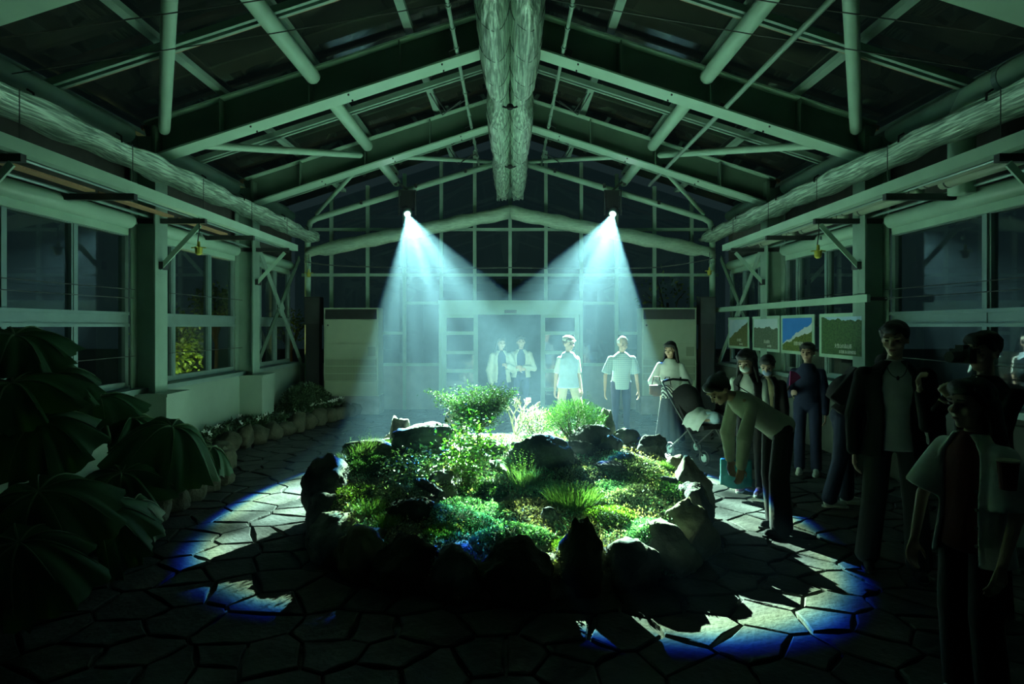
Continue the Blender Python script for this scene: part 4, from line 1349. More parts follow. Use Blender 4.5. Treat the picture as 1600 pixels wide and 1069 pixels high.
# silver shrub
def ball_shrub(name, label, px, py, wp, hp, key, n, lf, wd, up=0.5, trunk=0.12, stem_m='bark'):
    p = on_mound(px, py); s = p.y / FPX
    rx, rz = wp * s / 2, hp * s / 2
    root = empty(name, p, 0, label, 'shrub', 'plants on the island')
    c = np.array([0, 0, trunk + rz * 0.85])
    B = ball(n); rr = RNG.uniform(0.05, 1.0, n)[:, None] ** 0.45
    lum = np.array([1 + 0.18 * noise.noise(V(b) * 3.1 + V((px, 0, 0))) for b in B])[:, None]
    P = c + B * rr * lum * np.array([rx, rx * 0.85, rz])
    D = B + np.array([0, 0, up]) + RNG.normal(size=(n, 3)) * 0.45
    L = RNG.uniform(lf[0], lf[1], n)
    leaves('foliage', P, D, L, L * wd, LEAF[key], root)
    mb = MB()
    for k in range(16):
        b = V(ball(1)[0]); b.z = abs(b.z)
        e = V((b.x * rx * 0.8, b.y * rx * 0.7, trunk + rz * 0.6 + b.z * rz))
        mb.tube([(0, 0, -0.02), (e.x * 0.25, e.y * 0.25, trunk), e], [0.013, 0.009, 0.003], 5)
    mb.build('stems', M[stem_m], root, smooth=True)
ball_shrub('silver_shrub', 'fluffy silvery white shrub left of the round green bush', 838, 680, 62, 52, 'silver', 1500, (0.02, 0.035), 0.35, trunk=0.02)
ball_shrub('round_bush', 'round bright green bush at the right of the island centre', 897, 694, 96, 66, 'bush', 7000, (0.022, 0.04), 0.13, up=0.8, trunk=0.05)
# broad leaved plant in the middle
p = on_mound(795, 704)
root = empty('broad_leaf_plant', p, 0, 'rosette of broad bright green leaves in the centre of the island', 'plant', 'plants on the island')
def bigleaf(a, d, L, W, up=V((0, 0, 1)), droop=0.35):
    d = d.normalized(); sd = d.cross(up).normalized(); u = sd.cross(d)
    vs, n = [], 9
    for i in range(n):
        t = i / (n - 1)
        w2 = W / 2 * math.sin(math.pi * min(1, t * 0.93 + 0.05)) ** 0.7
        c = a + d * L * t - V((0, 0, 1)) * droop * L * t * t
        for k in (-1, -0.5, 0, 0.5, 1):
            vs.append(tuple(c + sd * (w2 * k) + u * (abs(k) * w2 * 0.3 + 0.004 * math.sin(t * 20 + k * 3))))
    fs = [(i * 5 + k, i * 5 + k + 1, (i + 1) * 5 + k + 1, (i + 1) * 5 + k) for i in range(n - 1) for k in range(4)]
    return vs, fs
for k in range(17):
    a = random.uniform(0, 6.28)
    d = V((math.cos(a) * 1.2, math.sin(a), random.uniform(0.35, 1.0)))
    mb = MB(); mb.add(*bigleaf(V((math.cos(a) * 0.05, math.sin(a) * 0.04, 0.02)), d, random.uniform(0.12, 0.22), random.uniform(0.06, 0.1)))
    mb.build('leaf', LEAF['broad'], root, smooth=True)
p = on_mound(770, 745)
root = empty('drooping_leaf_plant', p, 0, 'plant with long pale drooping leaves at the foot of the flat topped shrub', 'plant', 'plants on the island')
for k in range(8):
    a = random.uniform(-0.5, 2.2) - 1.2
    mb = MB(); mb.add(*bigleaf(V((0, 0, 0.06 + 0.01 * k)), V((math.cos(a), math.sin(a) - 0.2, 0.5)), random.uniform(0.16, 0.26), 0.06, droop=0.7))
    mb.build('leaf', LEAF['ivy'], root, smooth=True)
# tufts
tuft('grass_tuft', 'yellow green feathery grass tuft before the broad dark boulder', 820, 762, 52, 0.22, 'yellowgrass', 420, 0.004, 0.35, stems=16)
tuft('grass_tuft', 'bright green grass clump right of the island centre', 895, 790, 100, 0.17, 'grass', 1500, 0.004, 0.5)
tuft('grass_tuft', 'tall bright grass on the left shoulder of the island', 562, 688, 66, 0.24, 'yellowgrass', 1200, 0.004, 0.5, stems=9)
tuft('grass_tuft', 'short sunlit grass on the left shoulder beside the flat stone', 592, 698, 70, 0.13, 'grass', 1200, 0.004, 0.6)
tuft('grass_tuft', 'small vivid green grass tuft at the front left', 575, 800, 50, 0.12, 'grass', 420, 0.004, 0.9)
tuft('grass_tuft', 'rounded vivid green tuft at the front left rim', 602, 822, 46, 0.11, 'moss', 520, 0.004, 0.8)
tuft('grass_tuft', 'sparse flower stalks on the back right rim', 968, 672, 16, 0.16, 'silver', 30, 0.005, 0.2, stems=4)
tuft('grass_tuft', 'leafy sprout on the right near the wrinkled rock', 952, 680, 18, 0.09, 'yellowgrass', 60, 0.012, 0.9)
tuft('grass_tuft', 'small green herb clump beside the round grey rock', 1050, 705, 34, 0.09, 'grass', 260, 0.01, 0.9)
tuft('grass_tuft', 'long thin stalk rising behind the round bush', 925, 690, 10, 0.42, 'bush', 10, 0.004, 0.15, stems=3)
# cushions and mats
MATS = [
    ('teal green cushion at the front left of the centre', 728, 808, 140, 0.50, 0.12, 'teal', 3800, (0.012, 0.022)),
    ('bluish cushion at the very front of the island', 800, 842, 130, 0.34, 0.10, 'teal', 2600, (0.014, 0.026)),
    ('vivid mossy green cushion right of the front centre', 952, 812, 92, 0.38, 0.12, 'moss', 2200, (0.012, 0.024)),
    ('moss patch beside the upright front rock', 892, 858, 60, 0.3, 0.08, 'moss', 1100, (0.012, 0.022)),
    ('mossy cushion below the domed front left rock', 690, 838, 66, 0.3, 0.07, 'moss', 1000, (0.012, 0.022)),
    ('pale sage mat on the right shoulder of the island', 985, 732, 110, 0.55, 0.06, 'sage', 2600, (0.014, 0.03)),
    ('yellowish creeping mat on the right shoulder', 1010, 752, 110, 0.4, 0.05, 'yellowgrass', 1900, (0.014, 0.026)),
    ('bluish sage mat on the right of the island', 990, 778, 100, 0.4, 0.06, 'sage', 1900, (0.016, 0.032)),
    ('deep green mat on the right rim', 1062, 775, 92, 0.45, 0.08, 'bush', 2200, (0.012, 0.024)),
    ('trailing green plant spilling over the front right rim', 1020, 838, 92, 0.45, 0.10, 'teal', 2400, (0.014, 0.028)),
    ('grey green mat under the trailing plant', 1065, 812, 60, 0.3, 0.08, 'sage', 1000, (0.014, 0.026)),
    ('dry brownish mat in the front middle', 820, 800, 90, 0.4, 0.05, 'dry', 1500, (0.014, 0.028)),
    ('silvery green mat in the middle of the island', 905, 745, 70, 0.35, 0.06, 'silver', 1100, (0.016, 0.032)),
    ('dark teal mat right of the bright grass clump', 960, 768, 80, 0.3, 0.05, 'teal', 1300, (0.016, 0.03)),
    ('frothy pale green mat left of the fallen log', 625, 780, 90, 0.35, 0.07, 'sage', 1700, (0.014, 0.028)),
    ('low green mat at the far left inside the rim', 550, 775, 80, 0.4, 0.06, 'moss', 1300, (0.012, 0.026)),
    ('mossy green mat draped over the left domed rock', 575, 735, 110, 0.4, 0.20, 'bush', 2200, (0.012, 0.022)),
    ('bright yellow green mat left of the dark rock', 602, 720, 60, 0.4, 0.05, 'yellowgrass', 1100, (0.014, 0.026)),
    ('pale herb mat at the back left', 650, 660, 70, 0.4, 0.06, 'silver', 1000, (0.016, 0.03)),
    ('pale mat right of the silver shrub on the back slope', 960, 690, 70, 0.35, 0.05, 'sage', 1000, (0.014, 0.026)),
    ('olive mat at the front right inside the rim', 915, 822, 70, 0.3, 0.05, 'dry', 1000, (0.014, 0.026)),
    ('small teal mat in front of the broad dark boulder', 850, 768, 60, 0.3, 0.05, 'teal', 1000, (0.014, 0.028)),
    ('green herb mat under the drooping leaves', 755, 770, 80, 0.3, 0.06, 'bush', 1400, (0.014, 0.026)),
]
for lb, px, py, wp, dp, h, key, n, lf in MATS:
    mat_plant('cushion_plant', lb, px, py, wp, dp, h, key, n, lf)
# loose ground cover everywhere between
for key, off, lb in (('dry', 9.0, 'loose dry litter and low ground cover between the island plants'), ('sage', 4.0, 'scattered pale sage ground cover between the island plants'), ('teal', 2.0, 'scattered dark green ground cover between the island plants')):
    n = 12000
    a = RNG.uniform(0, 2 * math.pi, n); r = np.sqrt(RNG.uniform(0, 1, n)) * 0.95
    x = IC.x + IA * r * np.cos(a); y = IC.y + IB * r * np.sin(a)
    keep = np.array([noise.noise(V((q * 2.6, w2 * 2.6, off))) > 0.02 for q, w2 in zip(x, y)])
    x, y = x[keep], y[keep]
    z = np.array([moundz(q, w2) for q, w2 in zip(x, y)]) + RNG.uniform(0, 0.03, len(x))
    D = RNG.normal(size=(len(x), 3)) * 0.7; D[:, 2] = np.abs(D[:, 2]) + 0.3
    o = leaves('ground_cover', np.stack([x, y, z], 1), D, RNG.uniform(0.015, 0.035, len(x)), 0.014, LEAF[key])
    tag(o, lb, 'ground cover', kind='stuff')

# ================================================================== bed along the left wall
mb = MB()
ny = 60
vs = []
for i in range(ny + 1):
    y = 1.0 + 12.6 * i / ny
    e = bed_edge(y)
    for k in range(9):
        t = k / 8
        x = -4.33 + (e + 4.33) * t
        z = 0.02 + 0.20 * math.sin(math.pi * min(1, 0.25 + t * 0.75)) * (1 if y < 12.5 else 0.5) + 0.03 * noise.noise(V((x * 3, y * 3, 0)))
        vs.append((x, y, max(0.0, z)))
fs = [(i * 9 + k, i * 9 + k + 1, (i + 1) * 9 + k + 1, (i + 1) * 9 + k) for i in range(ny) for k in range(8)]
mb.add(vs, fs)
tag(mb.build('planting_bed', M['bedsoil'], None, smooth=True), 'dark soil of the planting bed along the left wall', 'soil bed')
k = 0
for y in np.arange(5.2, 13.4, 0.36):
    e = bed_edge(y) + 0.05
    h = random.uniform(0.12, 0.19)
    nth = ('first second third fourth fifth sixth seventh eighth ninth tenth eleventh twelfth thirteenth fourteenth fifteenth sixteenth seventeenth eighteenth nineteenth twentieth '
           'twenty-first twenty-second twenty-third twenty-fourth').split()[k]
    rock((e, y, h * 0.8), (random.uniform(0.13, 0.18), random.uniform(0.17, 0.21), h), 'mossy edging stone of the left bed, %s counted from the camera' % nth, 'rock3', 500 + k, 'edging stones of the left bed', rz=random.uniform(-0.3, 0.3), detail=3, name='edging_stone')
    k += 1
n = 5200
yy = RNG.uniform(7.2, 13.3, n)
ee = np.array([bed_edge(q) for q in yy])
xx = -4.3 + (ee - 0.1 + 4.3) * RNG.uniform(0, 1, n)
zz = 0.12 + RNG.uniform(0, 0.14, n)
D = RNG.normal(size=(n, 3)) * 0.7; D[:, 2] = np.abs(D[:, 2]) + 0.2
tag(leaves('bed_ground_cover', np.stack([xx, yy, zz], 1), D, RNG.uniform(0.05, 0.10, n), 0.035, LEAF['bed']), 'low dark leafy ground cover in the bed below the left windows', 'ground cover', kind='stuff')
# white flowers
FL = [(320, 675), (340, 667), (345, 687), (345, 678), (374, 651), (391, 668), (415, 649), (422, 661), (437, 654), (453, 645), (474, 627), (488, 634), (490, 632), (475, 626), (515, 628), (516, 633), (521, 627), (527, 624), (532, 622), (537, 631), (544, 626), (547, 621), (559, 623), (560, 619), (561, 630), (580, 632), (500, 626)]
fm = MB()
for j in range(5):
    t = 2 * math.pi * j / 5
    fm.add([(0, 0, 0.0), (0.03 * math.cos(t - 0.45), 0.03 * math.sin(t - 0.45), 0.01), (0.05 * math.cos(t), 0.05 * math.sin(t), 0.018), (0.03 * math.cos(t + 0.45), 0.03 * math.sin(t + 0.45), 0.01)], [(0, 1, 2, 3)])
stm = MB(); stm.tube([(0, 0, 0), (0.006, 0, -0.09), (0, 0, -0.2)], [0.003, 0.003, 0.004], 5)
f0 = s0 = None
for px, py in FL:
    p = ground(px, py, 0.33)
    p.x = min(p.x, bed_edge(min(p.y, 13.3)) - 0.1) if p.y < 13.3 else p.x
    root = empty('white_flower', p, 0, 'tiny white flower on a thin stem in the left bed', 'flower', 'white flowers in the left bed')
    if f0 is None:
        f0 = fm.build('petals', M['petal'], root); s0 = stm.build('stem', M['stalk'], root); q = f0
    else:
        q = share(f0, root); share(s0, root)
    q.rotation_euler = (random.uniform(0.2, 1.1), random.uniform(-0.5, 0.5), random.uniform(0, 6))
# clipped shrub by the back left corner
for (x, y, rx, ry, rz, lb) in ((-3.85, 12.6, 0.42, 0.75, 0.28, 'low rounded shrub by the back left corner pipe'), (-3.75, 13.2, 0.35, 0.4, 0.2, 'small low shrub beside the left air conditioner')):
    root = empty('low_shrub', (x, y, 0.1), 0, lb, 'shrub', 'low shrubs by the back corner')
    n = 2200
    B = ball(n); B[:, 2] = np.abs(B[:, 2])
    P = B * RNG.uniform(0.75, 1.02, n)[:, None] * np.array([rx, ry, rz * 1.6]) + np.array([0, 0, 0.1])
    leaves('foliage', P, B + RNG.normal(size=(n, 3)) * 0.5, 0.05, 0.025, LEAF['bed'], root)
    mb = MB(); mb.ell((0, 0, 0.1), (rx * 0.8, ry * 0.8, rz * 1.2)); mb.build('core', M['core'], root, smooth=True)

# ================================================================== giant leaved plants at the left
def giant_leaf(rad, seed, droop):
    rs = random.Random(seed)
    NL, ns, nr = 9, 72, 9
    vs = [(0, 0, 0)]
    ph = rs.uniform(0, 6)
    for i in range(1, nr + 1):
        t = i / nr
        for j in range(ns):
            a = 2 * math.pi * j / ns
            notch = 1 - 0.75 * math.exp(-((a - math.pi) / 0.16) ** 2)        # cleft at the stalk
            lobe = 1 + 0.22 * (abs(math.cos(NL * a / 2)) - 0.5) * t ** 2 + 0.05 * math.sin(23 * a + ph) * t ** 3 + 0.045 * math.sin(37 * a + 2 * ph) * t ** 4 + 0.10 * math.sin(2 * a + ph) * t + 0.06 * math.sin(3 * a + 2 * ph) * t
            rr = rad * t * lobe * (1 - (1 - notch) * t)
            z = 0.10 * rad * math.sin(math.pi * t) - droop * rad * t ** 2.2 + 0.035 * rad * t * math.cos(NL * a) + 0.07 * rad * t * math.sin(2 * a + ph) + 0.05 * rad * t * t * math.sin(5 * a + ph)
            vs.append((rr * math.cos(a), rr * math.sin(a), z))
    fs = [(0, 1 + j, 1 + (j + 1) % ns) for j in range(ns)]
    for i in range(nr - 1):
        for j in range(ns):
            o = 1 + i * ns
            fs.append((o + j, o + ns + j, o + ns + (j + 1) % ns, o + (j + 1) % ns))
    veins = []
    for v in range(NL):
        a = 2 * math.pi * (v + 0.0) / NL
        if abs(a - math.pi) < 0.2: continue
        pts = []
        for i in range(0, nr):
            t = i / nr
            lobe = 1 + 0.22 * (abs(math.cos(NL * a / 2)) - 0.5) * t ** 2 + 0.10 * math.sin(2 * a + ph) * t + 0.06 * math.sin(3 * a + 2 * ph) * t
            z = 0.10 * rad * math.sin(math.pi * t) - droop * rad * t ** 2.2 + 0.035 * rad * t * math.cos(NL * a) + 0.07 * rad * t * math.sin(2 * a + ph) + 0.05 * rad * t * t * math.sin(5 * a + ph)
            pts.append((rad * t * lobe * math.cos(a), rad * t * lobe * math.sin(a), z + 0.004))
        veins.append(pts)
    return vs, fs, veins
GL = [  # plant root x, y, label, leaves: (px, py, depth, radius, droop, tilt-x, tilt-y, yaw)
    ((-3.55, 6.0), 'giant leaved plant at the left whose biggest leaf droops over the paving', [
        (268, 668, 5.7, 0.46, 0.75, 0.10, 0.30, 0.4), (205, 655, 6.4, 0.34, 0.5, 0.1, 0.2, 2.2), (155, 622, 6.0, 0.36, 0.35, 0.15, 0.1, 1.2), (330, 700, 6.3, 0.24, 0.6, 0.0, 0.5, 5.0), (190, 740, 5.2, 0.36, 0.7, 0.4, 0.1, 3.1)]),
    ((-3.35, 4.7), 'tall giant leaved plant at the left picture edge, leaves in front of the window', [
        (22, 525, 4.6, 0.36, 0.4, 0.2, 0.25, 0.3), (85, 585, 4.7, 0.31, 0.45, 0.3, 0.2, 1.9), (60, 660, 4.5, 0.34, 0.7, 0.4, 0.1, 4.0), (20, 600, 4.3, 0.36, 0.5, 0.3, 0.0, 2.9)]),
    ((-2.95, 3.9), 'dark giant leaved plant in the lower left corner', [
        (60, 770, 3.9, 0.36, 0.7, 0.5, 0.15, 0.8), (150, 800, 4.2, 0.32, 0.8, 0.5, 0.25, 2.0), (30, 850, 3.6, 0.34, 0.8, 0.5, 0.1, 3.7), (205, 790, 4.8, 0.26, 0.8, 0.3, 0.4, 5.3)]),
]
for (rx, ry), lb, LL in GL:
    root = empty('giant_leaf_plant', (rx, ry, 0.1), 0, lb, 'plant', 'giant leaved plants')
    for k, (px, py, d, rad, droop, tx, ty, yaw) in enumerate(LL):
        p = at(px, py, d) - V((rx, ry, 0.1))
        vs, fs, veins = giant_leaf(rad, int(px), droop)
        rot = Matrix.Rotation(ty, 3, 'Y') @ Matrix.Rotation(tx, 3, 'X') @ Matrix.Rotation(yaw, 3, 'Z')
        mb = MB(); mb.add([tuple(rot @ V(q)) for q in vs], fs)
        lf = mb.build('leaf', LEAF['giant'], root, smooth=True); lf.location = p
        vb_ = MB()
        for pts in veins:
            vb_.tube([rot @ V(q) for q in pts], [0.008 * (1 - 0.08 * i) for i in range(len(pts))], 5)
        vb_.build('veins', M['rib'], lf)['kind'] = 'stuff'
        mb = MB(); mb.tube([V((random.uniform(-0.08, 0.08), random.uniform(-0.08, 0.08), 0)), p * 0.55 + V((0, 0.05, 0.1)), p], [0.024, 0.018, 0.012], 8)
        mb.build('stalk', M['stalk'], root, smooth=True)

# ================================================================== people
SKIN = [mat('skin_%d' % i, c, 0.55, var=0.06, scale=12) for i, c in enumerate([(0.50, 0.34, 0.25), (0.42, 0.27, 0.18), (0.46, 0.30, 0.21)])]
M['hair'] = mat('black_hair', (0.012, 0.011, 0.010), 0.45, var=0.4, scale=30, stretch=(6, 6, 1), bump=0.5, bscale=60)
M['hair_white'] = mat('white_hair', (0.62, 0.64, 0.62), 0.6, var=0.2, scale=30, stretch=(6, 6, 1))
M['hair_brown'] = mat('brown_hair', (0.10, 0.07, 0.05), 0.5, var=0.3, scale=30)
M['eye'] = mat('dark_eye', (0.01, 0.01, 0.01), 0.2)
M['lip'] = mat('lip', (0.35, 0.16, 0.13), 0.5)
def cloth(name, col, var=0.12, **k):
    return mat(name, col, 0.85, var=var, scale=9, bump=0.25, bscale=14, **k)
C = {'white': cloth('white_cotton', (0.66, 0.70, 0.66)), 'cream': cloth('cream_cotton', (0.50, 0.50, 0.40)), 'black': cloth('black_cloth', (0.012, 0.012, 0.014)),
     'navy': cloth('navy_cloth', (0.012, 0.02, 0.055)), 'dkgrey': cloth('grey_denim', (0.05, 0.055, 0.055)), 'beige': cloth('beige_cotton', (0.52, 0.46, 0.30)),
     'sky': cloth('pale_blue_cotton', (0.42, 0.56, 0.66)), 'red': cloth('dark_red_cloth', (0.10, 0.012, 0.012)), 'indigo': cloth('indigo_trousers', (0.015, 0.025, 0.06)),
     'olive': cloth('olive_blouse', (0.44, 0.46, 0.36)), 'taupe': cloth('taupe_jacket', (0.22, 0.19, 0.13)), 'teal': cloth('teal_bag', (0.015, 0.14, 0.15)),
     'brown': cloth('brown_leather', (0.10, 0.05, 0.03)), 'pinkshoe': cloth('pink_shoe', (0.50, 0.28, 0.42)), 'pink': cloth('pink_fan', (0.75, 0.10, 0.35)), 'bluemask': cloth('blue_mask', (0.25, 0.32, 0.5))}
# checked shirt
m, nt, out = newmat('checked_shirt')
b_ = nd(nt, 'ShaderNodeBsdfPrincipled'); b_.inputs['Roughness'].default_value = 0.85
tc = nd(nt, 'ShaderNodeTexCoord')
acc = None
for ax, sc in (('X', 40), ('Z', 34)):
    wv = nd(nt, 'ShaderNodeTexWave', bands_direction=ax); wv.inputs['Scale'].default_value = sc / 6.28 * 2; nt.links.new(tc.outputs['Object'], wv.inputs['Vector'])
    if acc is None: acc = wv.outputs['Fac']
    else:
        mm = nd(nt, 'ShaderNodeMath', operation='ADD'); nt.links.new(acc, mm.inputs[0]); nt.links.new(wv.outputs['Fac'], mm.inputs[1]); acc = mm.outputs[0]
rp = nd(nt, 'ShaderNodeValToRGB'); rp.color_ramp.elements[0].position = 0.25; rp.color_ramp.elements[0].color = (0.26, 0.40, 0.44, 1); rp.color_ramp.elements[1].position = 0.8; rp.color_ramp.elements[1].color = (0.50, 0.58, 0.57, 1)
hm = nd(nt, 'ShaderNodeMath', operation='MULTIPLY'); hm.inputs[1].default_value = 0.5; nt.links.new(acc, hm.inputs[0]); nt.links.new(hm.outputs[0], rp.inputs['Fac'])
nt.links.new(rp.outputs['Color'], b_.inputs['Base Color']); nt.links.new(b_.outputs[0], out.inputs['Surface'])
C['check'] = m
def stripemat(name, a, b, sc, ax):
    m, nt, out = newmat(name)
    p = nd(nt, 'ShaderNodeBsdfPrincipled'); p.inputs['Roughness'].default_value = 0.85
    tc = nd(nt, 'ShaderNodeTexCoord'); wv = nd(nt, 'ShaderNodeTexWave', bands_direction=ax); wv.inputs['Scale'].default_value = sc
    nt.links.new(tc.outputs['Object'], wv.inputs['Vector'])
    rp = nd(nt, 'ShaderNodeValToRGB'); rp.color_ramp.interpolation = 'CONSTANT'; rp.color_ramp.elements[0].color = c4(a); rp.color_ramp.elements[1].color = c4(b); rp.color_ramp.elements[1].position = 0.5
    nt.links.new(wv.outputs['Fac'], rp.inputs['Fac']); nt.links.new(rp.outputs['Color'], p.inputs['Base Color']); nt.links.new(p.outputs[0], out.inputs['Surface'])
    return m
C['stripe'] = stripemat('striped_cloth', (0.02, 0.02, 0.02), (0.8, 0.8, 0.75), 12, 'DIAGONAL')
C['stripe_top'] = stripemat('striped_top', (0.05, 0.08, 0.09), (0.35, 0.4, 0.36), 6, 'Z')

REMESH = []
def shell(t, rings, gap=0.0, th=0.022):
    """torso garment: rings of (centre, rx, ry, matrix); gap > 0 leaves the front open"""
    n = 28
    R_, vs, fs = len(rings), [], []
    if not gap:
        for c, rx, ry, Mx in rings:
            for j in range(n):
                a = 2 * math.pi * j / n
                vs.append(tuple(c + Mx @ V((rx * math.cos(a), ry * math.sin(a), 0))))
        fs = [(i * n + j, i * n + (j + 1) % n, (i + 1) * n + (j + 1) % n, (i + 1) * n + j) for i in range(R_ - 1) for j in range(n)]
        fs += [tuple(range(n - 1, -1, -1)), tuple((R_ - 1) * n + j for j in range(n))]
        return t.add(vs, fs)
    for i, (c, rx, ry, Mx) in enumerate(rings):
        g = gap * (0.55 + 0.45 * min(1, i / 2.0)) if i < 3 else gap
        for q in (0, -th):
            for j in range(n):
                a = -math.pi / 2 + g + (2 * math.pi - 2 * g) * j / (n - 1)
                vs.append(tuple(c + Mx @ V(((rx + q) * math.cos(a), (ry + q) * math.sin(a), 0))))
    W2 = 2 * n
    for i in range(R_ - 1):
        for j in range(n - 1):
            fs.append((i * W2 + j, i * W2 + j + 1, (i + 1) * W2 + j + 1, (i + 1) * W2 + j))
            fs.append((i * W2 + n + j + 1, i * W2 + n + j, (i + 1) * W2 + n + j, (i + 1) * W2 + n + j + 1))
        for j in (0, n - 1):
            f = (i * W2 + j, (i + 1) * W2 + j, (i + 1) * W2 + n + j, i * W2 + n + j)
            fs.append(f if j == 0 else f[::-1])
    for i in (0, R_ - 1):
        for j in range(n - 1):
            f = (i * W2 + j, i * W2 + n + j, i * W2 + n + j + 1, i * W2 + j + 1)
            fs.append(f if i == 0 else f[::-1])
    return t.add(vs, fs)
def blob(name, mb, m, parent, vox, sm=6):
    o = mb.build(name, m, parent, smooth=True)
    md = o.modifiers.new('r', 'REMESH'); md.mode = 'VOXEL'; md.voxel_size = vox; md.use_smooth_shade = True
    if sm:
        ms = o.modifiers.new('s', 'SMOOTH'); ms.iterations = sm; ms.factor = 0.5
    REMESH.append(o)
    return o
def hand(mb, wr, d, n, side, curl, k):
    """palm, four fingers and a thumb; d points along the hand, n out of the palm"""
    d = d.normalized(); n = (n - d * n.dot(d)).normalized(); l = d.cross(n) * side
    for t in (-1, -0.35, 0.35, 1):
        mb.cap(wr + d * 0.01 * k + l * t * 0.018 * k, wr + d * 0.085 * k + l * t * 0.029 * k, 0.013 * k, 0.0125 * k, 8)
    for t, L in ((-1, 0.058), (-0.35, 0.074), (0.35, 0.080), (1, 0.072)):
        b = wr + d * 0.088 * k + l * t * 0.030 * k
        c1, c2 = curl * 0.8, curl * 1.9
        m1 = b + (d * math.cos(c1) + n * math.sin(c1)) * L * 0.52 * k
        e = m1 + (d * math.cos(c2) + n * math.sin(c2)) * L * 0.5 * k
        mb.cap(b, m1, 0.0098 * k, 0.009 * k, 8); mb.cap(m1, e, 0.009 * k, 0.0075 * k, 8)
    b = wr + d * 0.025 * k + l * 0.028 * k
    m1 = b + (d * 0.65 + l * 0.75 + n * 0.25).normalized() * 0.045 * k
    e = m1 + (d * 0.9 + l * 0.25 + n * (0.2 + curl * 0.4)).normalized() * 0.034 * k
    mb.cap(b, m1, 0.013 * k, 0.011 * k, 8); mb.cap(m1, e, 0.0105 * k, 0.008 * k, 8)

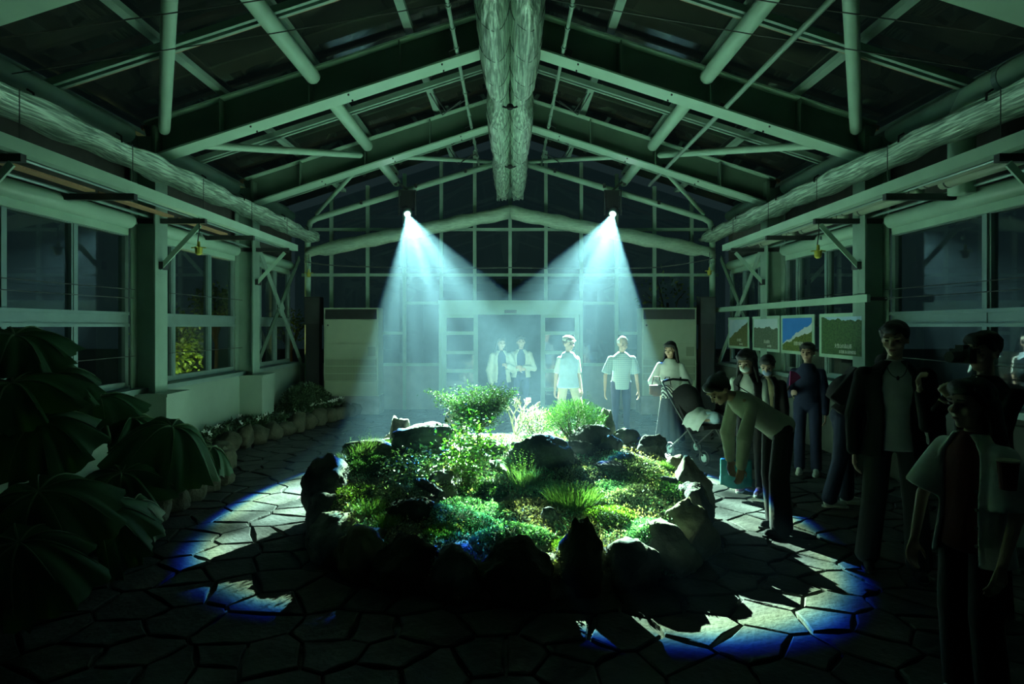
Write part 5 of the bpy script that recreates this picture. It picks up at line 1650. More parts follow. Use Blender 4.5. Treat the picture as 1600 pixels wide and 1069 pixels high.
def person(label, x, y, rz, H, lean=0.0, side_lean=0.0, yaw=0.0, pitch=0.0, armL=None, armR=None, legs=None, top='white', sleeve='long', over=None,
           bottom='black', wide=0.0, skirt=False, shoes='black', hair='short', hairm='hair', skin=0, vox=0.009, fem=True, top_len=0.0, puffy=0.0, mask=None, curl=0.45, z=0.0, knee=0.03, open_=0.5):
    k = H / 1.70
    root = empty('person', (x, y, z), rz, label, 'person', 'visitors')
    hw, sw = 0.09 * k, (0.165 if fem else 0.185) * k
    pel = V((0, 0, 0.92 * k))
    RL = Matrix.Rotation(lean, 3, 'X') @ Matrix.Rotation(side_lean, 3, 'Y')
    up = lambda v: pel + RL @ (V(v) * k - pel)
    # --- skeleton
    legs = legs or ((0.0, 0.0), (0.0, 0.0))
    J = {}
    for s, (fy, fx) in zip((1, -1), legs):                    # left then right foot offsets (forward, sideways)
        hip = V((s * hw, 0, 0.90 * k)); ank = V((s * (hw + 0.01 * k) + fx, -fy + 0.02 * k, 0.085 * k))
        kn = hip.lerp(ank, 0.5) + V((0, -knee * k - abs(fy) * 0.05, 0.01 * k))
        J[s] = (hip, kn, ank)
    chest, nb = up((0, 0.0, 1.25)), up((0, 0.01, 1.425))
    hc = up((0, -0.015, 1.575)); 
    MH = Matrix.Rotation(yaw, 3, 'Z') @ Matrix.Rotation(pitch, 3, 'X')
    hs = 0.5 * k + 0.5
    hp = lambda v: hc + MH @ (V(v) * hs)
    sh = {s: up((s * sw / k, 0.005, 1.322)) for s in (1, -1)}
    A = {}
    for s, spec in ((1, armL), (-1, armR)):
        ud, fd = (V(spec[0]), V(spec[1])) if spec else (V((s * 0.13, 0.02, -1)), V((s * 0.03, -0.16, -1)))
        el = sh[s] + ud.normalized() * 0.285 * k; wr = el + fd.normalized() * 0.245 * k
        n = V(spec[2]) if spec and len(spec) > 2 else V((-s * 1.0, 0.0, 0.0))
        A[s] = (el, wr, fd.normalized(), n)
    # --- body: one continuous surface
    b = MB()
    b.ell(pel, (0.13 * k, 0.088 * k, 0.10 * k), RL); b.ell(up((0, 0, 1.07)), (0.118 * k, 0.085 * k, 0.15 * k), RL)
    b.ell(up((0, 0, 1.25)), (0.128 * k, 0.084 * k, 0.15 * k), RL)
    for s in (1, -1): b.cap(up((s * 0.03, 0.012, 1.395)), up((s * (sw / k - 0.03), 0.008, 1.318)), 0.040 * k, 0.034 * k)
    b.cap(nb, hc + MH @ V((0, 0.012, -0.06)), 0.052 * k, 0.047 * k)
    # head
    b.ell(hp((0, 0.012, 0.025)), (0.076 * hs, 0.094 * hs, 0.094 * hs), MH, 16, 12)
    b.ell(hp((0, -0.020, -0.035)), (0.060 * hs, 0.070 * hs, 0.080 * hs), MH, 14, 10)
    b.ell(hp((0, -0.062, -0.088)), (0.026 * hs, 0.024 * hs, 0.022 * hs), MH)
    b.cap(hp((0, -0.084, 0.010)), hp((0, -0.104, -0.022)), 0.009 * hs, 0.014 * hs)
    b.ell(hp((0, -0.081, -0.058)), (0.024 * hs, 0.012 * hs, 0.012 * hs), MH)
    b.cap(hp((-0.045, -0.076, 0.030)), hp((0.045, -0.076, 0.030)), 0.013 * hs, 0.013 * hs)
    for s in (1, -1):
        b.ell(hp((s * 0.076, 0.012, -0.008)), (0.010 * hs, 0.020 * hs, 0.031 * hs), MH)
        b.ell(hp((s * 0.040, -0.066, -0.025)), (0.022 * hs, 0.018 * hs, 0.022 * hs), MH)
        hip, kn, ank = J[s]
        b.cap(hip, kn, 0.074 * k, 0.052 * k); b.cap(kn, ank, 0.053 * k, 0.036 * k)
        b.ell(kn.lerp(ank, 0.28) + V((0, 0.018 * k, 0)), (0.05 * k, 0.052 * k, 0.10 * k))
        b.cap(ank + V((0, 0.02 * k, -0.045 * k)), ank + V((0, -0.11 * k, -0.058 * k)), 0.034 * k, 0.026 * k)
        el, wr, fd, n = A[s]
        b.ell(sh[s], (0.040 * k, 0.040 * k, 0.042 * k))
        b.cap(sh[s], el, 0.039 * k, 0.034 * k); b.cap(el, wr, 0.035 * k, 0.024 * k)
        hand(b, wr, fd, n, s, curl, k)
    blob('body', b, SKIN[skin], root, vox, 3)
    # --- eyes, brows, mouth
    for s in (1, -1):
        e = MB(); e.ell(hp((s * 0.032, -0.0815, 0.008)), (0.013 * hs, 0.007 * hs, 0.0065 * hs), MH, 8, 6); e.build('eye', M['eye'], root, smooth=True)
        e = MB(); e.cap(hp((s * 0.018, -0.090, 0.030)), hp((s * 0.048, -0.082, 0.030)), 0.0045 * hs, 0.003 * hs, 6); e.build('eyebrow', M['hair'], root, smooth=True)
    e = MB(); e.ell(hp((0, -0.092, -0.057)), (0.021 * hs, 0.005 * hs, 0.0065 * hs), MH, 8, 6); e.build('mouth', M['lip'], root, smooth=True)
    # --- hair
    h = MB()
    if hair == 'bald':
        h.ell(hp((0, 0.045, 0.015)), (0.084 * hs, 0.075 * hs, 0.075 * hs), MH, 14, 10)
        for s in (1, -1): h.ell(hp((s * 0.068, 0.015, 0.035)), (0.018 * hs, 0.05 * hs, 0.04 * hs), MH)
        h.ell(hp((0, 0.02, 0.075)), (0.06 * hs, 0.07 * hs, 0.045 * hs), MH)
    else:
        h.ell(hp((0, 0.030, 0.042)), (0.089 * hs, 0.098 * hs, 0.088 * hs), MH, 16, 12)
        h.ell(hp((0, -0.045, 0.085)), (0.072 * hs, 0.050 * hs, 0.040 * hs), MH)
        for s in (1, -1): h.cap(hp((s * 0.070, -0.035, 0.070)), hp((s * 0.078, -0.005, 0.015)), 0.022 * hs, 0.012 * hs)
        for i in range(26):
            q = V(ball(1)[0]); q.z = abs(q.z) * 0.9 + 0.1
            h.cap(hp((q.x * 0.080, 0.026 + q.y * 0.088, 0.040 + q.z * 0.080)), hp((q.x * 0.094, 0.020 + q.y * 0.100, 0.036 + q.z * 0.082)), 0.016 * hs, 0.008 * hs, 6)
        if hair in ('long', 'bob'):
            L = 0.40 if hair == 'long' else 0.20
            dn = V((0, 0.10 if lean < 0.5 else -0.1, -1))
            for i in range(15):
                t = -1 + 2 * i / 14
                a = t * 1.75
                p0 = hp((0.080 * math.sin(a), 0.028 + 0.080 * math.cos(a), 0.0))
                h.cap(p0, p0 + (dn + MH @ V((math.sin(a) * 0.16, 0.04, 0))).normalized() * (L + random.uniform(-0.04, 0.03)), 0.027 * hs, 0.013 * hs, 8)
        if hair == 'bun':
            h.ell(hp((0, 0.115, 0.06)), (0.04 * hs, 0.04 * hs, 0.04 * hs), MH)
            h.cap(hp((0, 0.09, 0.0)), hp((0, 0.075, -0.06)), 0.05 * hs, 0.03 * hs)
    blob('hair', h, M[hairm], root, max(vox, 0.007), 1)
    # --- top
    ins = 0.018 * k
    def top_mesh(ex, length, slv, pf, gap=0.0, flare=0.0):
        t = MB()
        ws = sw / k
        prof = [(1.435, 0.062, 0.060), (1.415, 0.085, 0.072), (1.385, ws - 0.068, 0.084), (1.325, ws - 0.010, 0.102), (1.22, ws - 0.004, 0.114), (1.10, 0.145, 0.112), (1.02, 0.148, 0.114), (0.93 - length, 0.170 + flare, 0.130 + flare)]
        shell(t, [(up((0, 0.004, z_)), rx * k + ex, ry * k + ex, RL) for z_, rx, ry in prof], gap)
        for s in (1, -1):
            el, wr, fd, n = A[s]
            if slv == 'none': continue
            s0 = sh[s] + (sh[-s] - sh[s]) * 0.12
            t.cap(s0, sh[s], 0.048 * k + ex, 0.050 * k + ex)
            if slv == 'short':
                t.tube([sh[s], sh[s].lerp(el, 0.4), sh[s].lerp(el, 0.88)], [0.050 * k + ex, 0.054 * k + ex + pf * 0.5, 0.056 * k + ex + pf], 16)
            else:
                t.cap(sh[s], el, 0.050 * k + ex, 0.046 * k + ex + pf); t.cap(el, el.lerp(wr, 0.93), 0.045 * k + ex + pf, 0.034 * k + ex + pf * 0.5)
        return t
    blob('shirt', top_mesh(0.002 if not over else -0.004, top_len, sleeve if (not over or over[1] == 'none') else 'none', puffy), C[top], root, max(vox, 0.010), 4)
    if over:
        oc, osl = over
        blob('jacket', top_mesh(0.018, top_len + 0.05, osl, puffy, open_, 0.015), C[oc], root, max(vox, 0.010), 4)
    # --- bottom
    t = MB()
    t.ell(pel + V((0, 0, 0.01)), (0.152 * k, 0.110 * k, 0.12 * k), RL)
    if skirt:
        for i in range(10):
            a = 2 * math.pi * i / 10
            t.cap(pel + V((0.06 * math.cos(a), 0.04 * math.sin(a), 0)) * k, V((0.19 * k * math.cos(a), 0.14 * k * math.sin(a), 0.16 * k)), 0.08 * k, 0.05 * k)
    else:
        for s in (1, -1):
            hip, kn, ank = J[s]
            t.cap(hip, kn, 0.094 * k, 0.066 * k + wide * 0.5); t.cap(kn, ank + V((0, 0, 0.02)), 0.064 * k + wide * 0.5, 0.052 * k + wide)
    blob('skirt' if skirt else 'trousers', t, C[bottom], root, max(vox, 0.011), 4)
    # --- shoes
    for s in (1, -1):
        ank = J[s][2]
        t = MB()
        zf = ank.z
        t.cap(ank + V((0, 0.025 * k, 0.042 - zf)), ank + V((0, -0.125 * k, 0.036 - zf)), 0.040 * k, 0.034 * k)
        t.cap(ank + V((0, 0.02, -0.01)), ank + V((0, -0.05 * k, 0.055 - zf)), 0.042 * k, 0.036 * k)
        so = blob('shoe', t, C[shoes], root, 0.008, 3)
        t = MB()
        n = 16
        pts = []
        for i in range(n):
            a = 2 * math.pi * i / n
            pts.append((ank.x + 0.043 * k * math.cos(a), ank.y - 0.05 * k + 0.128 * k * math.sin(a)))
        t.prism(pts, 0.001, 0.02); t.build('sole', C['white'] if shoes in ('white', 'pinkshoe', 'black2') else C['dkgrey'], so)
    if mask:
        t = MB()
        t.ell(hp((0, -0.062, -0.050)), (0.056 * hs, 0.050 * hs, 0.046 * hs), MH, 14, 10)
        blob('face_mask', t, C[mask], root, 0.006, 2)
    return dict(root=root, J=J, A=A, sh=sh, hp=hp, MH=MH, up=up, k=k, hs=hs)
def local(P, v):
    """room point to the person's own frame"""
    return P['root'].matrix_basis.inverted() @ V(v)
def strap(P, name, pts, wd, m):
    t = MB()
    for a, b in zip(pts[:-1], pts[1:]): t.bar(a, b, wd, 0.008, up=(0, -1, 0.05))
    return t.build(name, C[m], P['root'])

# rz = 0 faces the camera; positive turns the figure to its own left (towards the right of the picture)
# 1 woman in the doorway, long hair, pale cardigan over a striped top
P = person('long haired woman in the doorway, pale cardigan over a dark top', (783 - CX) / FPX * 12.0, 12.0, 0.15, 1.53, yaw=0.2, pitch=0.05, top='navy', sleeve='short', over=('cream', 'long'), bottom='navy', hair='long', hairm='hair',
           armL=((0.35, 0.1, -1), (-0.5, -0.6, 0.25)), armR=((-0.2, 0.1, -1), (0.1, -0.3, -1)), vox=0.011, puffy=0.02, top_len=0.08, shoes='black')
# 2 person with crossed arms
P = person('person in the doorway with crossed arms, pale shirt and dark waistcoat', (814 - CX) / FPX * 12.15, 12.15, 0.0, 1.55, yaw=0.1, top='navy', sleeve='short', over=('cream', 'long'), bottom='navy', hair='short', hairm='hair',
           armL=((0.35, -0.05, -1), (-1, -0.55, 0.12)), armR=((-0.35, -0.05, -1), (1, -0.62, -0.02)), vox=0.011, fem=True)
# 3 person in white with a light cap
P = person('person in a white tee and beige trousers with a pale cap, walking past the door', (888 - CX) / FPX * 10.5, 10.5, 0.35, 1.56, yaw=0.25, pitch=0.12, top='white', sleeve='short', over=('sky', 'none'), open_=0.0, bottom='beige', wide=0.015, hair='short', hairm='hair_brown',
           legs=((0.16, 0.10), (-0.12, -0.05)), armR=((-0.18, 0.12, -1), (-0.05, 0.02, -1)), armL=((0.1, -0.05, -1), (0.0, -0.4, -1)), vox=0.010, shoes='white', top_len=0.05)
t = MB(); t.ell(P['hp']((0, 0.02, 0.075)), (0.094, 0.104, 0.062), P['MH'], 16, 10); t.ell(P['hp']((0, -0.085, 0.062)), (0.07, 0.05, 0.012), P['MH'], 14, 6)
blob('cap', t, C['cream'], P['root'], 0.008, 2)
t = MB()
for s in (1, -1): t.tube([P['hp']((s * (0.032 + 0.019 * math.cos(a)), -0.094 + 0.004, 0.006 + 0.015 * math.sin(a))) for a in np.linspace(0, 6.28, 13)], 0.0025, 5)
t.tube([P['hp']((-0.012, -0.096, 0.008)), P['hp']((0.012, -0.096, 0.008))], 0.002, 5); t.build('glasses', M['eye'], P['root'])
# 4 old man in a checked shirt
P = person('grey haired old man in a checked short sleeved shirt and dark trousers', (970 - CX) / FPX * 10.3, 10.3, 0.1, 1.58, lean=0.16, yaw=0.15, pitch=0.38, top='check', sleeve='short', bottom='navy', hair='bald', hairm='hair_white', fem=False,
           armL=((0.22, 0.0, -1), (0.12, -0.05, -1)), armR=((-0.32, 0.02, -1), (-0.05, -0.1, -1)), puffy=0.02, vox=0.010, skin=1, top_len=0.10, shoes='black')
# 5 woman with long black hair holding bags by the stroller
P5 = person('long black haired woman in a white puff sleeved blouse beside the stroller', (1047 - CX) / FPX * 9.5, 9.5, -0.25, 1.50, yaw=-0.35, pitch=0.22, top='white', sleeve='long', puffy=0.03, bottom='black', skirt=True, hair='long', skin=2,
            armL=((0.42, -0.15, -1), (-0.35, -0.75, -0.35)), armR=((-0.40, -0.1, -1), (0.45, -0.75, -0.25)), vox=0.010, shoes='black')
root = empty('shoulder_bag', at(1042, 612, 9.25), 0.2, 'small striped pouch hanging at the long haired woman\'s front', 'bag')
t = MB(); t.ell((0, 0, 0), (0.085, 0.04, 0.10)); t.box((0, 0, -0.01), (0.15, 0.06, 0.15)); blob('pouch', t, C['stripe'], root, 0.008, 6)
t = MB(); t.tube([(-0.06, 0, 0.08), (-0.03, -0.02, 0.2), (0.03, -0.02, 0.2), (0.06, 0, 0.08)], 0.006, 6); t.build('strap', C['black'], root)
root = empty('handbag', at(1026, 607, 9.3), 0.2, 'brown leather handbag on the long haired woman\'s arm', 'bag')
t = MB(); t.box((0, 0, -0.02), (0.2, 0.07, 0.13)); t.ell((0, 0, -0.03), (0.11, 0.05, 0.085)); blob('bag_body', t, C['brown'], root, 0.009, 6)
t = MB(); t.tube([(-0.07, 0, 0.05), (-0.04, 0, 0.16), (0.04, 0, 0.16), (0.07, 0, 0.05)], 0.007, 6); t.build('handle', C['brown'], root)
# 6 woman bending over the rocks
P6 = person('woman in a pale olive blouse bending forward over the island rocks', 2.24, 5.62, R(-80), 1.62, lean=R(58), yaw=0.15, pitch=R(48), top='olive', sleeve='long', puffy=0.022, bottom='black', wide=0.05, hair='bun', skin=1,
            armL=((0.10, -0.32, -1), (-0.02, -0.12, -1)), armR=((-0.12, -0.12, -1), (0.0, 0.10, -1)), legs=((0.06, 0.02), (-0.04, -0.02)), vox=0.008, shoes='black', top_len=0.06)
strap(P6, 'bag_strap', [P6['up']((-0.10, 0.13, 1.40)), P6['up']((-0.12, 0.14, 1.2)), P6['up']((-0.15, 0.05, 1.0))], 0.035, 'black')
# 7 masked woman behind her with a teal bag
P7 = person('masked dark haired woman in a waistcoat with white sleeves behind the bending woman', 2.50, 6.95, R(-35), 1.52, lean=0.35, yaw=-0.1, pitch=0.5, top='white', sleeve='long', over=('black', 'none'), bottom='black', hair='bob', mask='white', shoes='pinkshoe', vox=0.010, legs=((0.06, 0), (0.0, -0.02)))
root = empty('tote_bag', at(1150, 735, 6.75), R(-20), 'teal tote bag with a round white badge hanging beside the bending woman', 'bag')
t = MB(); t.box((0, 0, -0.02), (0.30, 0.09, 0.26)); t.ell((0, 0, -0.09), (0.165, 0.075, 0.10)); blob('bag_body', t, C['teal'], root, 0.010, 10)
t = MB(); t.cyl((0.05, -0.045, 0.0), (0.05, -0.062, 0.0), 0.028, 14); t.build('badge', C['white'], root)
for q in (-0.05, 0.05):
    t = MB(); t.tube([(-0.10, q, 0.14), (-0.06, q, 0.32), (0.06, q, 0.32), (0.10, q, 0.14)], 0.008, 6); t.build('handle', C['teal'], root)
# 8 shorter masked person
P = person('shorter person in a blue mask and open dark jacket behind the bending woman', (1200 - CX) / FPX * 7.35, 7.35, R(-25), 1.40, yaw=-0.1, pitch=0.45, lean=0.12, top='beige', sleeve='short', over=('black', 'long'), bottom='black', hair='short', mask='bluemask', vox=0.010, fem=True)
# 9 woman in navy with a pink fan
P9 = person('woman in a navy top holding a pink fan in front of the posters', (1262 - CX) / FPX * 7.8, 7.8, R(-30), 1.53, yaw=-0.1, pitch=0.1, top='navy', sleeve='long', puffy=0.02, bottom='navy', hair='bun', skin=2, shoes='white', armR=((-0.2, -0.2, -1), (0.25, -0.9, 0.1)), vox=0.010, wide=0.02)
hw9 = P9['root'].matrix_basis @ (P9['A'][-1][1] + P9['A'][-1][2] * 0.11)
root = empty('hand_fan', hw9 + V((0.02, 0, 0.15)), 0.3, 'pink paper hand fan held by the woman in navy', 'fan')
t = MB(); pts = [(0, 0)] + [(0.17 * math.sin(a), 0.17 * math.cos(a)) for a in np.linspace(-0.5, 0.5, 9)]
t.add([(p[0] - 0.02, 0.0, p[1] - 0.10) for p in pts] + [(p[0] - 0.02, 0.006, p[1] - 0.10) for p in pts], [tuple(range(10)), tuple(range(19, 9, -1))] + [(i, (i + 1) % 10, 10 + (i + 1) % 10, 10 + i) for i in range(10)])
q = t.build('fan_leaf', C['pink'], root); q.rotation_euler = (0.1, 0.5, 0)
t = MB(); t.cyl((-0.02, 0.003, -0.10), (-0.02, 0.003, -0.19), 0.008, 8); q = t.build('fan_handle', C['brown'], root); q.rotation_euler = (0.1, 0.5, 0)
# 10 person in dark clothes with a backpack, mostly behind the young man
P10 = person('person in dark clothes and white shoes with a backpack strap, half behind the young man', 3.18, 6.45, R(75), 1.58, lean=0.66, yaw=0.3, pitch=0.5, top='black', sleeve='long', bottom='indigo', wide=0.03, shoes='white', hair='short', vox=0.010, fem=False, legs=((0.08, 0), (-0.10, 0)))
root = empty('backpack', P10['root'].location, R(75), 'dark backpack worn by the half hidden person behind the young man', 'backpack')
RB = Matrix.Rotation(0.66, 3, 'X')
t = MB(); t.box(P10['up']((0, 0.165, 1.20)), (0.27, 0.13, 0.38), RB); t.ell(P10['up']((0, 0.215, 1.14)), (0.12, 0.07, 0.14), RB); blob('pack_body', t, C['black'], root, 0.012, 8)
t = MB(); t.tube([P10['up']((-0.03, 0.15, 1.385)), P10['up']((0, 0.15, 1.43)), P10['up']((0.03, 0.15, 1.385))], 0.008, 6); t.build('grab_loop', C['taupe'], root)
strap(P10, 'backpack_strap', [P10['up']((-0.11, 0.09, 1.43)), P10['up']((-0.12, -0.10, 1.40)), P10['up']((-0.13, -0.14, 1.2)), P10['up']((-0.16, -0.02, 1.05))], 0.05, 'taupe')
# 11 young man in a white tee and open black cardigan
P11 = person('young man in a white tee and open black cardigan standing at the right', 2.70, 4.72, R(-20), 1.76, yaw=R(-22), pitch=0.22, top='white', sleeve='short', over=('black', 'long'), bottom='dkgrey', wide=0.035, hair='short', skin=0, fem=False, vox=0.0075, top_len=0.10,
             shoes='black', armL=((0.22, 0.05, -1), (0.05, -0.25, -1)), armR=((-0.22, 0.08, -1), (0.0, -0.1, -1)), legs=((0.10, 0.03), (-0.02, -0.06)))
t = MB(); t.tube([P11['up']((0.062 * math.cos(a), -0.070 - 0.045 * max(0, -math.sin(a)), 1.42 + (0.05 if math.sin(a) > 0 else 0.10) * math.sin(a))) for a in np.linspace(math.pi, 2 * math.pi, 15)], 0.0028, 5); t.build('necklace', M['dark_steel'], P11['root'])
t = MB(); t.ell(P11['up']((0, -0.118, 1.318)), (0.010, 0.006, 0.016)); t.build('pendant', M['dark_steel'], P11['root'])
t = MB(); t.cyl(P11['up']((0.125, -0.112, 1.21)), P11['up']((0.128, -0.125, 1.21)), 0.018, 12); t.build('badge', C['white'], P11['root'])
# 12 man photographing
P12 = person('dark haired man in black raising a camera to his face at the right edge', 2.86, 4.05, R(-72), 1.69, yaw=0.05, pitch=0.12, top='black', sleeve='long', bottom='black', hair='short', skin=0, fem=False, vox=0.0075,
             armL=((0.18, -0.75, -0.65), (-0.35, -0.62, 0.62), (-0.6, 0.4, 0.2)), armR=((-0.25, -0.55, -0.75), (0.15, -0.40, 0.95), (0.7, 0.4, 0.0)), curl=0.8)
wr = (P12['A'][1][1] + P12['A'][-1][1]) / 2
cp = P12['root'].matrix_basis @ (P12['hp']((0, -0.175, 0.0)))
root = empty('camera_body', cp, R(-72), 'black camera held up by the man in black', 'camera')
t = MB(); t.box((0, 0, 0), (0.13, 0.055, 0.085)); t.box((0, -0.005, 0.05), (0.05, 0.05, 0.03)); t.build('body', M['black'], root)
t = MB(); t.tube([(0, -0.03, -0.005), (0, -0.06, -0.005), (0, -0.11, -0.005)], [0.034, 0.036, 0.032], 18); t.build('lens_barrel', M['dark_steel'], root)
t = MB(); t.cyl((0.045, 0.0, 0.043), (0.045, 0.0, 0.055), 0.012, 10); t.build('dial', M['alu'], root)
# 13 woman at the front right
P13 = person('long haired woman in profile nearest the camera, white shirt over a dark red top', 2.08, 3.02, R(-78), 1.48, yaw=0.0, pitch=0.08, top='red', sleeve='short', over=('white', 'short'), puffy=0.028, bottom='black', wide=0.03, hair='long', skin=0, vox=0.0075, top_len=0.10,
             armL=((0.20, 0.05, -1), (0.1, -0.5, -1)), armR=((-0.25, -0.35, -1), (0.15, -0.35, -0.9)), shoes='white', open_=0.75)
for k in range(4):
    t = MB(); c = P13['up']((0.135, -0.118, 1.16 - 0.09 * k)); t.cyl(c, c + V((0, -0.006, 0)), 0.008, 8); t.build('button', M['black'], P13['root'])
root = empty('drink_cup', at(1575, 742, 2.75), 0, 'dark red drinking cup held by the woman in the open white shirt', 'cup')
t = MB(); t.tube([(0, 0, -0.06), (0, 0, 0.055)], [0.03, 0.04], 16); t.build('cup', C['red'], root)
t = MB(); t.cyl((0, 0, 0.055), (0, 0, 0.062), 0.042, 16); t.build('lid', C['cream'], root)
# small child lying in the stroller
SX, SY = (1090 - CX) / FPX * 8.7, 8.7
root = empty('stroller', (SX, SY, 0), R(25), 'dark pushchair with a hood and a white blanket behind the island', 'stroller')
for a in (-0.22, 0.22):
    t = MB(); t.tube([(a, 0.45, 0.98), (a, 0.30, 0.80), (a, -0.35, 0.12)], 0.012, 8); t.build('side_frame', M['dark_steel'], root, smooth=True)
    t = MB(); t.tube([(a, -0.10, 0.42), (a, 0.30, 0.10)], 0.011, 8); t.build('rear_strut', M['dark_steel'], root, smooth=True)
    for yy in (-0.36, 0.30):
        t = MB()
        t.tube([(a + 0.02, yy + 0.085 * math.cos(q), 0.095 + 0.085 * math.sin(q)) for q in np.linspace(0, 2 * math.pi, 19)], 0.011, 6, cap=False); w_ = t.build('wheel', M['black'], root, smooth=True)
        t = MB(); t.cyl((a + 0.005, yy, 0.095), (a + 0.035, yy, 0.095), 0.05, 12); t.build('hub', M['alu'], w_)
t = MB(); t.tube([(-0.22, 0.45, 0.98), (0, 0.50, 1.0), (0.22, 0.45, 0.98)], 0.016, 8); t.build('handle', M['black'], root, smooth=True)
t = MB(); t.bar((0, 0.22, 0.78), (0, -0.05, 0.42), 0.40, 0.05, up=(0, 1, 1)); t.bar((0, -0.05, 0.42), (0, -0.34, 0.46), 0.40, 0.05); t.build('seat', C['black'], root)
t = MB()
vs, n = [], 12
for i in range(7):
    a = R(5) + R(95) * i / 6
    for j in range(n + 1):
        b = -1 + 2 * j / n
        vs.append((0.23 * b, 0.16 - 0.30 * math.sin(a) * math.cos(b * 1.2) * 0.9 + 0.1, 0.62 + 0.34 * math.cos(a) * math.cos(b * 0.9)))
t.add(vs, [(i * 13 + j, i * 13 + j + 1, (i + 1) * 13 + j + 1, (i + 1) * 13 + j) for i in range(6) for j in range(12)]); t.build('hood', C['black'], root, smooth=True)
root = empty('person', (SX, SY, 0.50), R(25), 'small child lying in the pushchair, head under the hood', 'person', 'visitors')
t = MB(); t.ell((0, 0.12, 0.20), (0.062, 0.068, 0.075), None, 14, 10); t.cap((0, 0.10, 0.12), (0, 0.02, 0.02), 0.05, 0.075); t.cap((0, 0.02, 0.02), (0, -0.16, 0.03), 0.08, 0.06)
for s in (-1, 1):
    t.cap((s * 0.06, 0.07, 0.09), (s * 0.10, -0.03, 0.06), 0.025, 0.02); t.cap((s * 0.10, -0.03, 0.06), (s * 0.05, -0.11, 0.10), 0.02, 0.018); t.cap((s * 0.05, -0.14, 0.03), (s * 0.06, -0.30, 0.05), 0.035, 0.025)
    t.ell((s * 0.064, 0.12, 0.195), (0.008, 0.014, 0.02))
t.ell((0, 0.055, 0.195), (0.01, 0.012, 0.01)); blob('body', t, SKIN[0], root, 0.008, 2)
t = MB(); t.ell((0, 0.145, 0.225), (0.066, 0.066, 0.066)); blob('hair', t, M['hair'], root, 0.008, 1)
for s in (-1, 1):
    t = MB(); t.ell((s * 0.025, 0.060, 0.212), (0.009, 0.006, 0.005), None, 8, 6); t.build('eye', M['eye'], root)
t = MB(); t.cap((0, 0.06, 0.10), (0, -0.02, 0.04), 0.075, 0.095); t.cap((0, -0.02, 0.04), (0, -0.30, 0.07), 0.095, 0.085); blob('romper', t, C['sky'], root, 0.010, 5)
root = empty('blanket', (SX, SY, 0.50), R(25), 'white blanket draped over the child in the pushchair', 'blanket')
vs = []
for i in range(13):
    for j in range(17):
        u, v = i / 12, j / 16 * 2 - 1
        vs.append((0.27 * v, -0.02 - 0.30 * u + 0.01 * math.sin(j), 0.165 - 0.20 * abs(v) ** 2.5 - 0.05 * u + 0.012 * math.sin(i * 1.3 + j * 0.9)))
t = MB(); t.add(vs, [(i * 17 + j, i * 17 + j + 1, (i + 1) * 17 + j + 1, (i + 1) * 17 + j) for i in range(12) for j in range(16)]); t.build('cloth', C['white'], root, smooth=True)

# one evaluation for every remeshed part
bpy.context.view_layer.update()
dg = bpy.context.evaluated_depsgraph_get()
done = [(o, bpy.data.meshes.new_from_object(o.evaluated_get(dg))) for o in REMESH]
for o, me in done:
    old = o.data
    o.modifiers.clear(); o.data = me; me.name = o.name
    me.polygons.foreach_set('use_smooth', [True] * len(me.polygons))
    bpy.data.meshes.remove(old)

# ================================================================== garden outside
def garden_shrub(x, y, z0, rx, rz, n, label):
    root = empty('garden_shrub', (x, y, -0.3), 0, label, 'shrub', 'shrubs in the night garden')
    B = ball(n)
    P = B * RNG.uniform(0.4, 1.0, n)[:, None] * np.array([rx, rx * 0.8, rz]) + np.array([0, 0, z0 + 0.3])
    leaves('foliage', P, B + RNG.normal(size=(n, 3)), RNG.uniform(0.08, 0.14, n), 0.06, LEAF['out'], root)
    mb = MB(); mb.tube([(0, 0, 0), (0.05, 0, z0 * 0.6), (0, 0.05, z0 + 0.2)], [0.06, 0.05, 0.03], 8)
    for k in range(9):
        b = V(ball(1)[0]); mb.tube([(0, 0.02, z0 * 0.7), (b.x * rx * 0.5, b.y * rx * 0.4, z0 + 0.2 + b.z * rz * 0.3), (b.x * rx * 0.85, b.y * rx * 0.7, z0 + 0.3 + b.z * rz * 0.8)], [0.025, 0.015, 0.006], 6)
    mb.build('trunk', M['bark'], root, smooth=True)
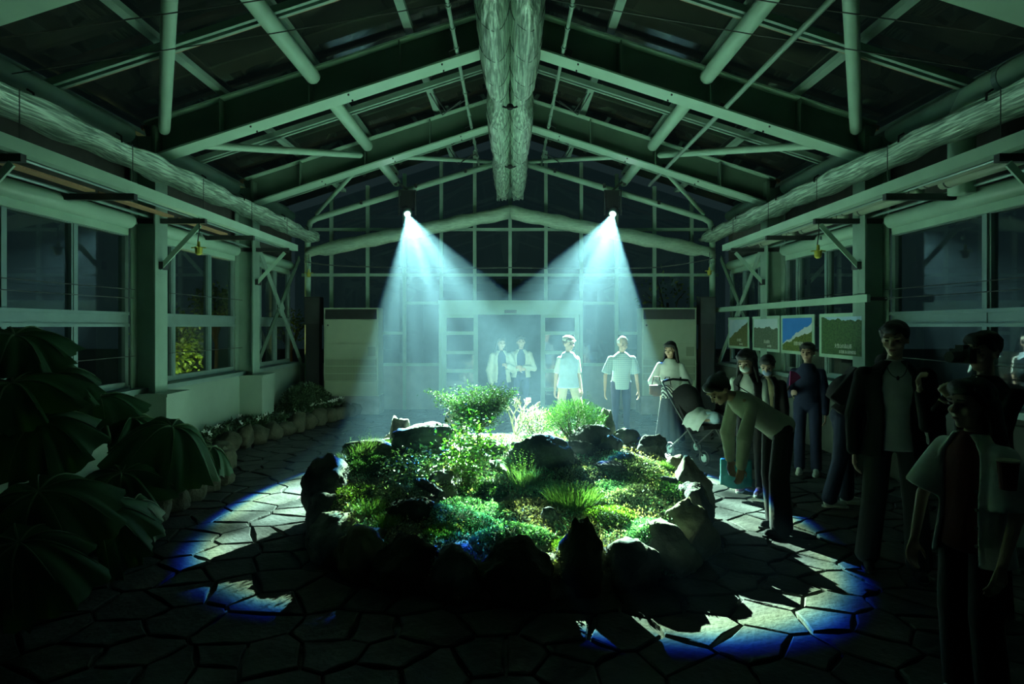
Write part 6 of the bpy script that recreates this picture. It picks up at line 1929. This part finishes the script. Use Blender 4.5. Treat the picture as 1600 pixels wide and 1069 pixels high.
def garden_lamp(x, y, energy, label):
    root = empty('garden_lamp', (x, y, -0.3), 0, label, 'lamp', 'garden lamps')
    mb = MB(); mb.cyl((0, 0, 0), (0, 0, 0.5), 0.03, 10); mb.build('post', M['black'], root)
    mb = MB(); mb.tube([(0, 0, 0.5), (0, 0, 0.52), (0, 0, 0.56)], [0.03, 0.08, 0.08], 14); mb.build('shade', M['black'], root)
    mb = MB(); mb.ell((0, 0, 0.6), (0.05, 0.05, 0.05)); mb.build('bulb', glowmat('garden_bulb', (0.9, 1.0, 0.4), 6), root, smooth=True)
    ld = bpy.data.lights.new('lamp_light', 'POINT'); ld.energy = energy; ld.color = (0.85, 1.0, 0.35); ld.shadow_soft_size = 0.05
    lo = bpy.data.objects.new('lamp_light', ld); COL.objects.link(lo); lo.parent = root; lo.location = (0, 0, 0.72)
garden_shrub(-7.4, 14.6, 1.3, 0.75, 0.95, 1500, 'yellow green lit shrub seen through the second left window')
garden_shrub(-7.3, 16.6, 2.3, 0.6, 0.5, 600, 'upper lit branches seen through the second left window')
garden_lamp(-6.6, 14.2, 60, 'small garden lamp under the lit shrub outside the left window')
garden_shrub(-6.4, 19.5, 1.7, 0.6, 0.5, 300, 'small leafy shrub outside beyond the back left corner')
garden_shrub(3.9, 16.6, 2.4, 0.8, 0.8, 140, 'sparse branches outside behind the right air conditioner')
garden_lamp(3.3, 16.2, 16, 'dim garden lamp behind the right end of the back wall')

# ---------------- haze
mb = MB()
pr = [(-4.25, 0.05), (4.25, 0.05), (4.25, 3.6), (0, 4.95), (-4.25, 3.6)]
vs = [(x, -2.9, z) for x, z in pr] + [(x, 13.72, z) for x, z in pr]
mb.add(vs, [(4, 3, 2, 1, 0), (5, 6, 7, 8, 9)] + [(i, (i + 1) % 5, 5 + (i + 1) % 5, 5 + i) for i in range(5)])
m, nt, out = newmat('thin_haze')
vs_ = nd(nt, 'ShaderNodeVolumeScatter')
vs_.inputs['Color'].default_value = (0.46, 0.74, 1.0, 1)
vs_.inputs['Density'].default_value = HAZE
vs_.inputs['Anisotropy'].default_value = 0.45
nt.links.new(vs_.outputs[0], out.inputs['Volume'])
hz = mb.build('haze', m)
import bmesh
bm = bmesh.new(); bm.from_mesh(hz.data)
bmesh.ops.recalc_face_normals(bm, faces=bm.faces)
bm.to_mesh(hz.data); bm.free()
tag(hz, 'thin bluish stage haze in the air that shows the light beams', 'haze', kind='stuff')
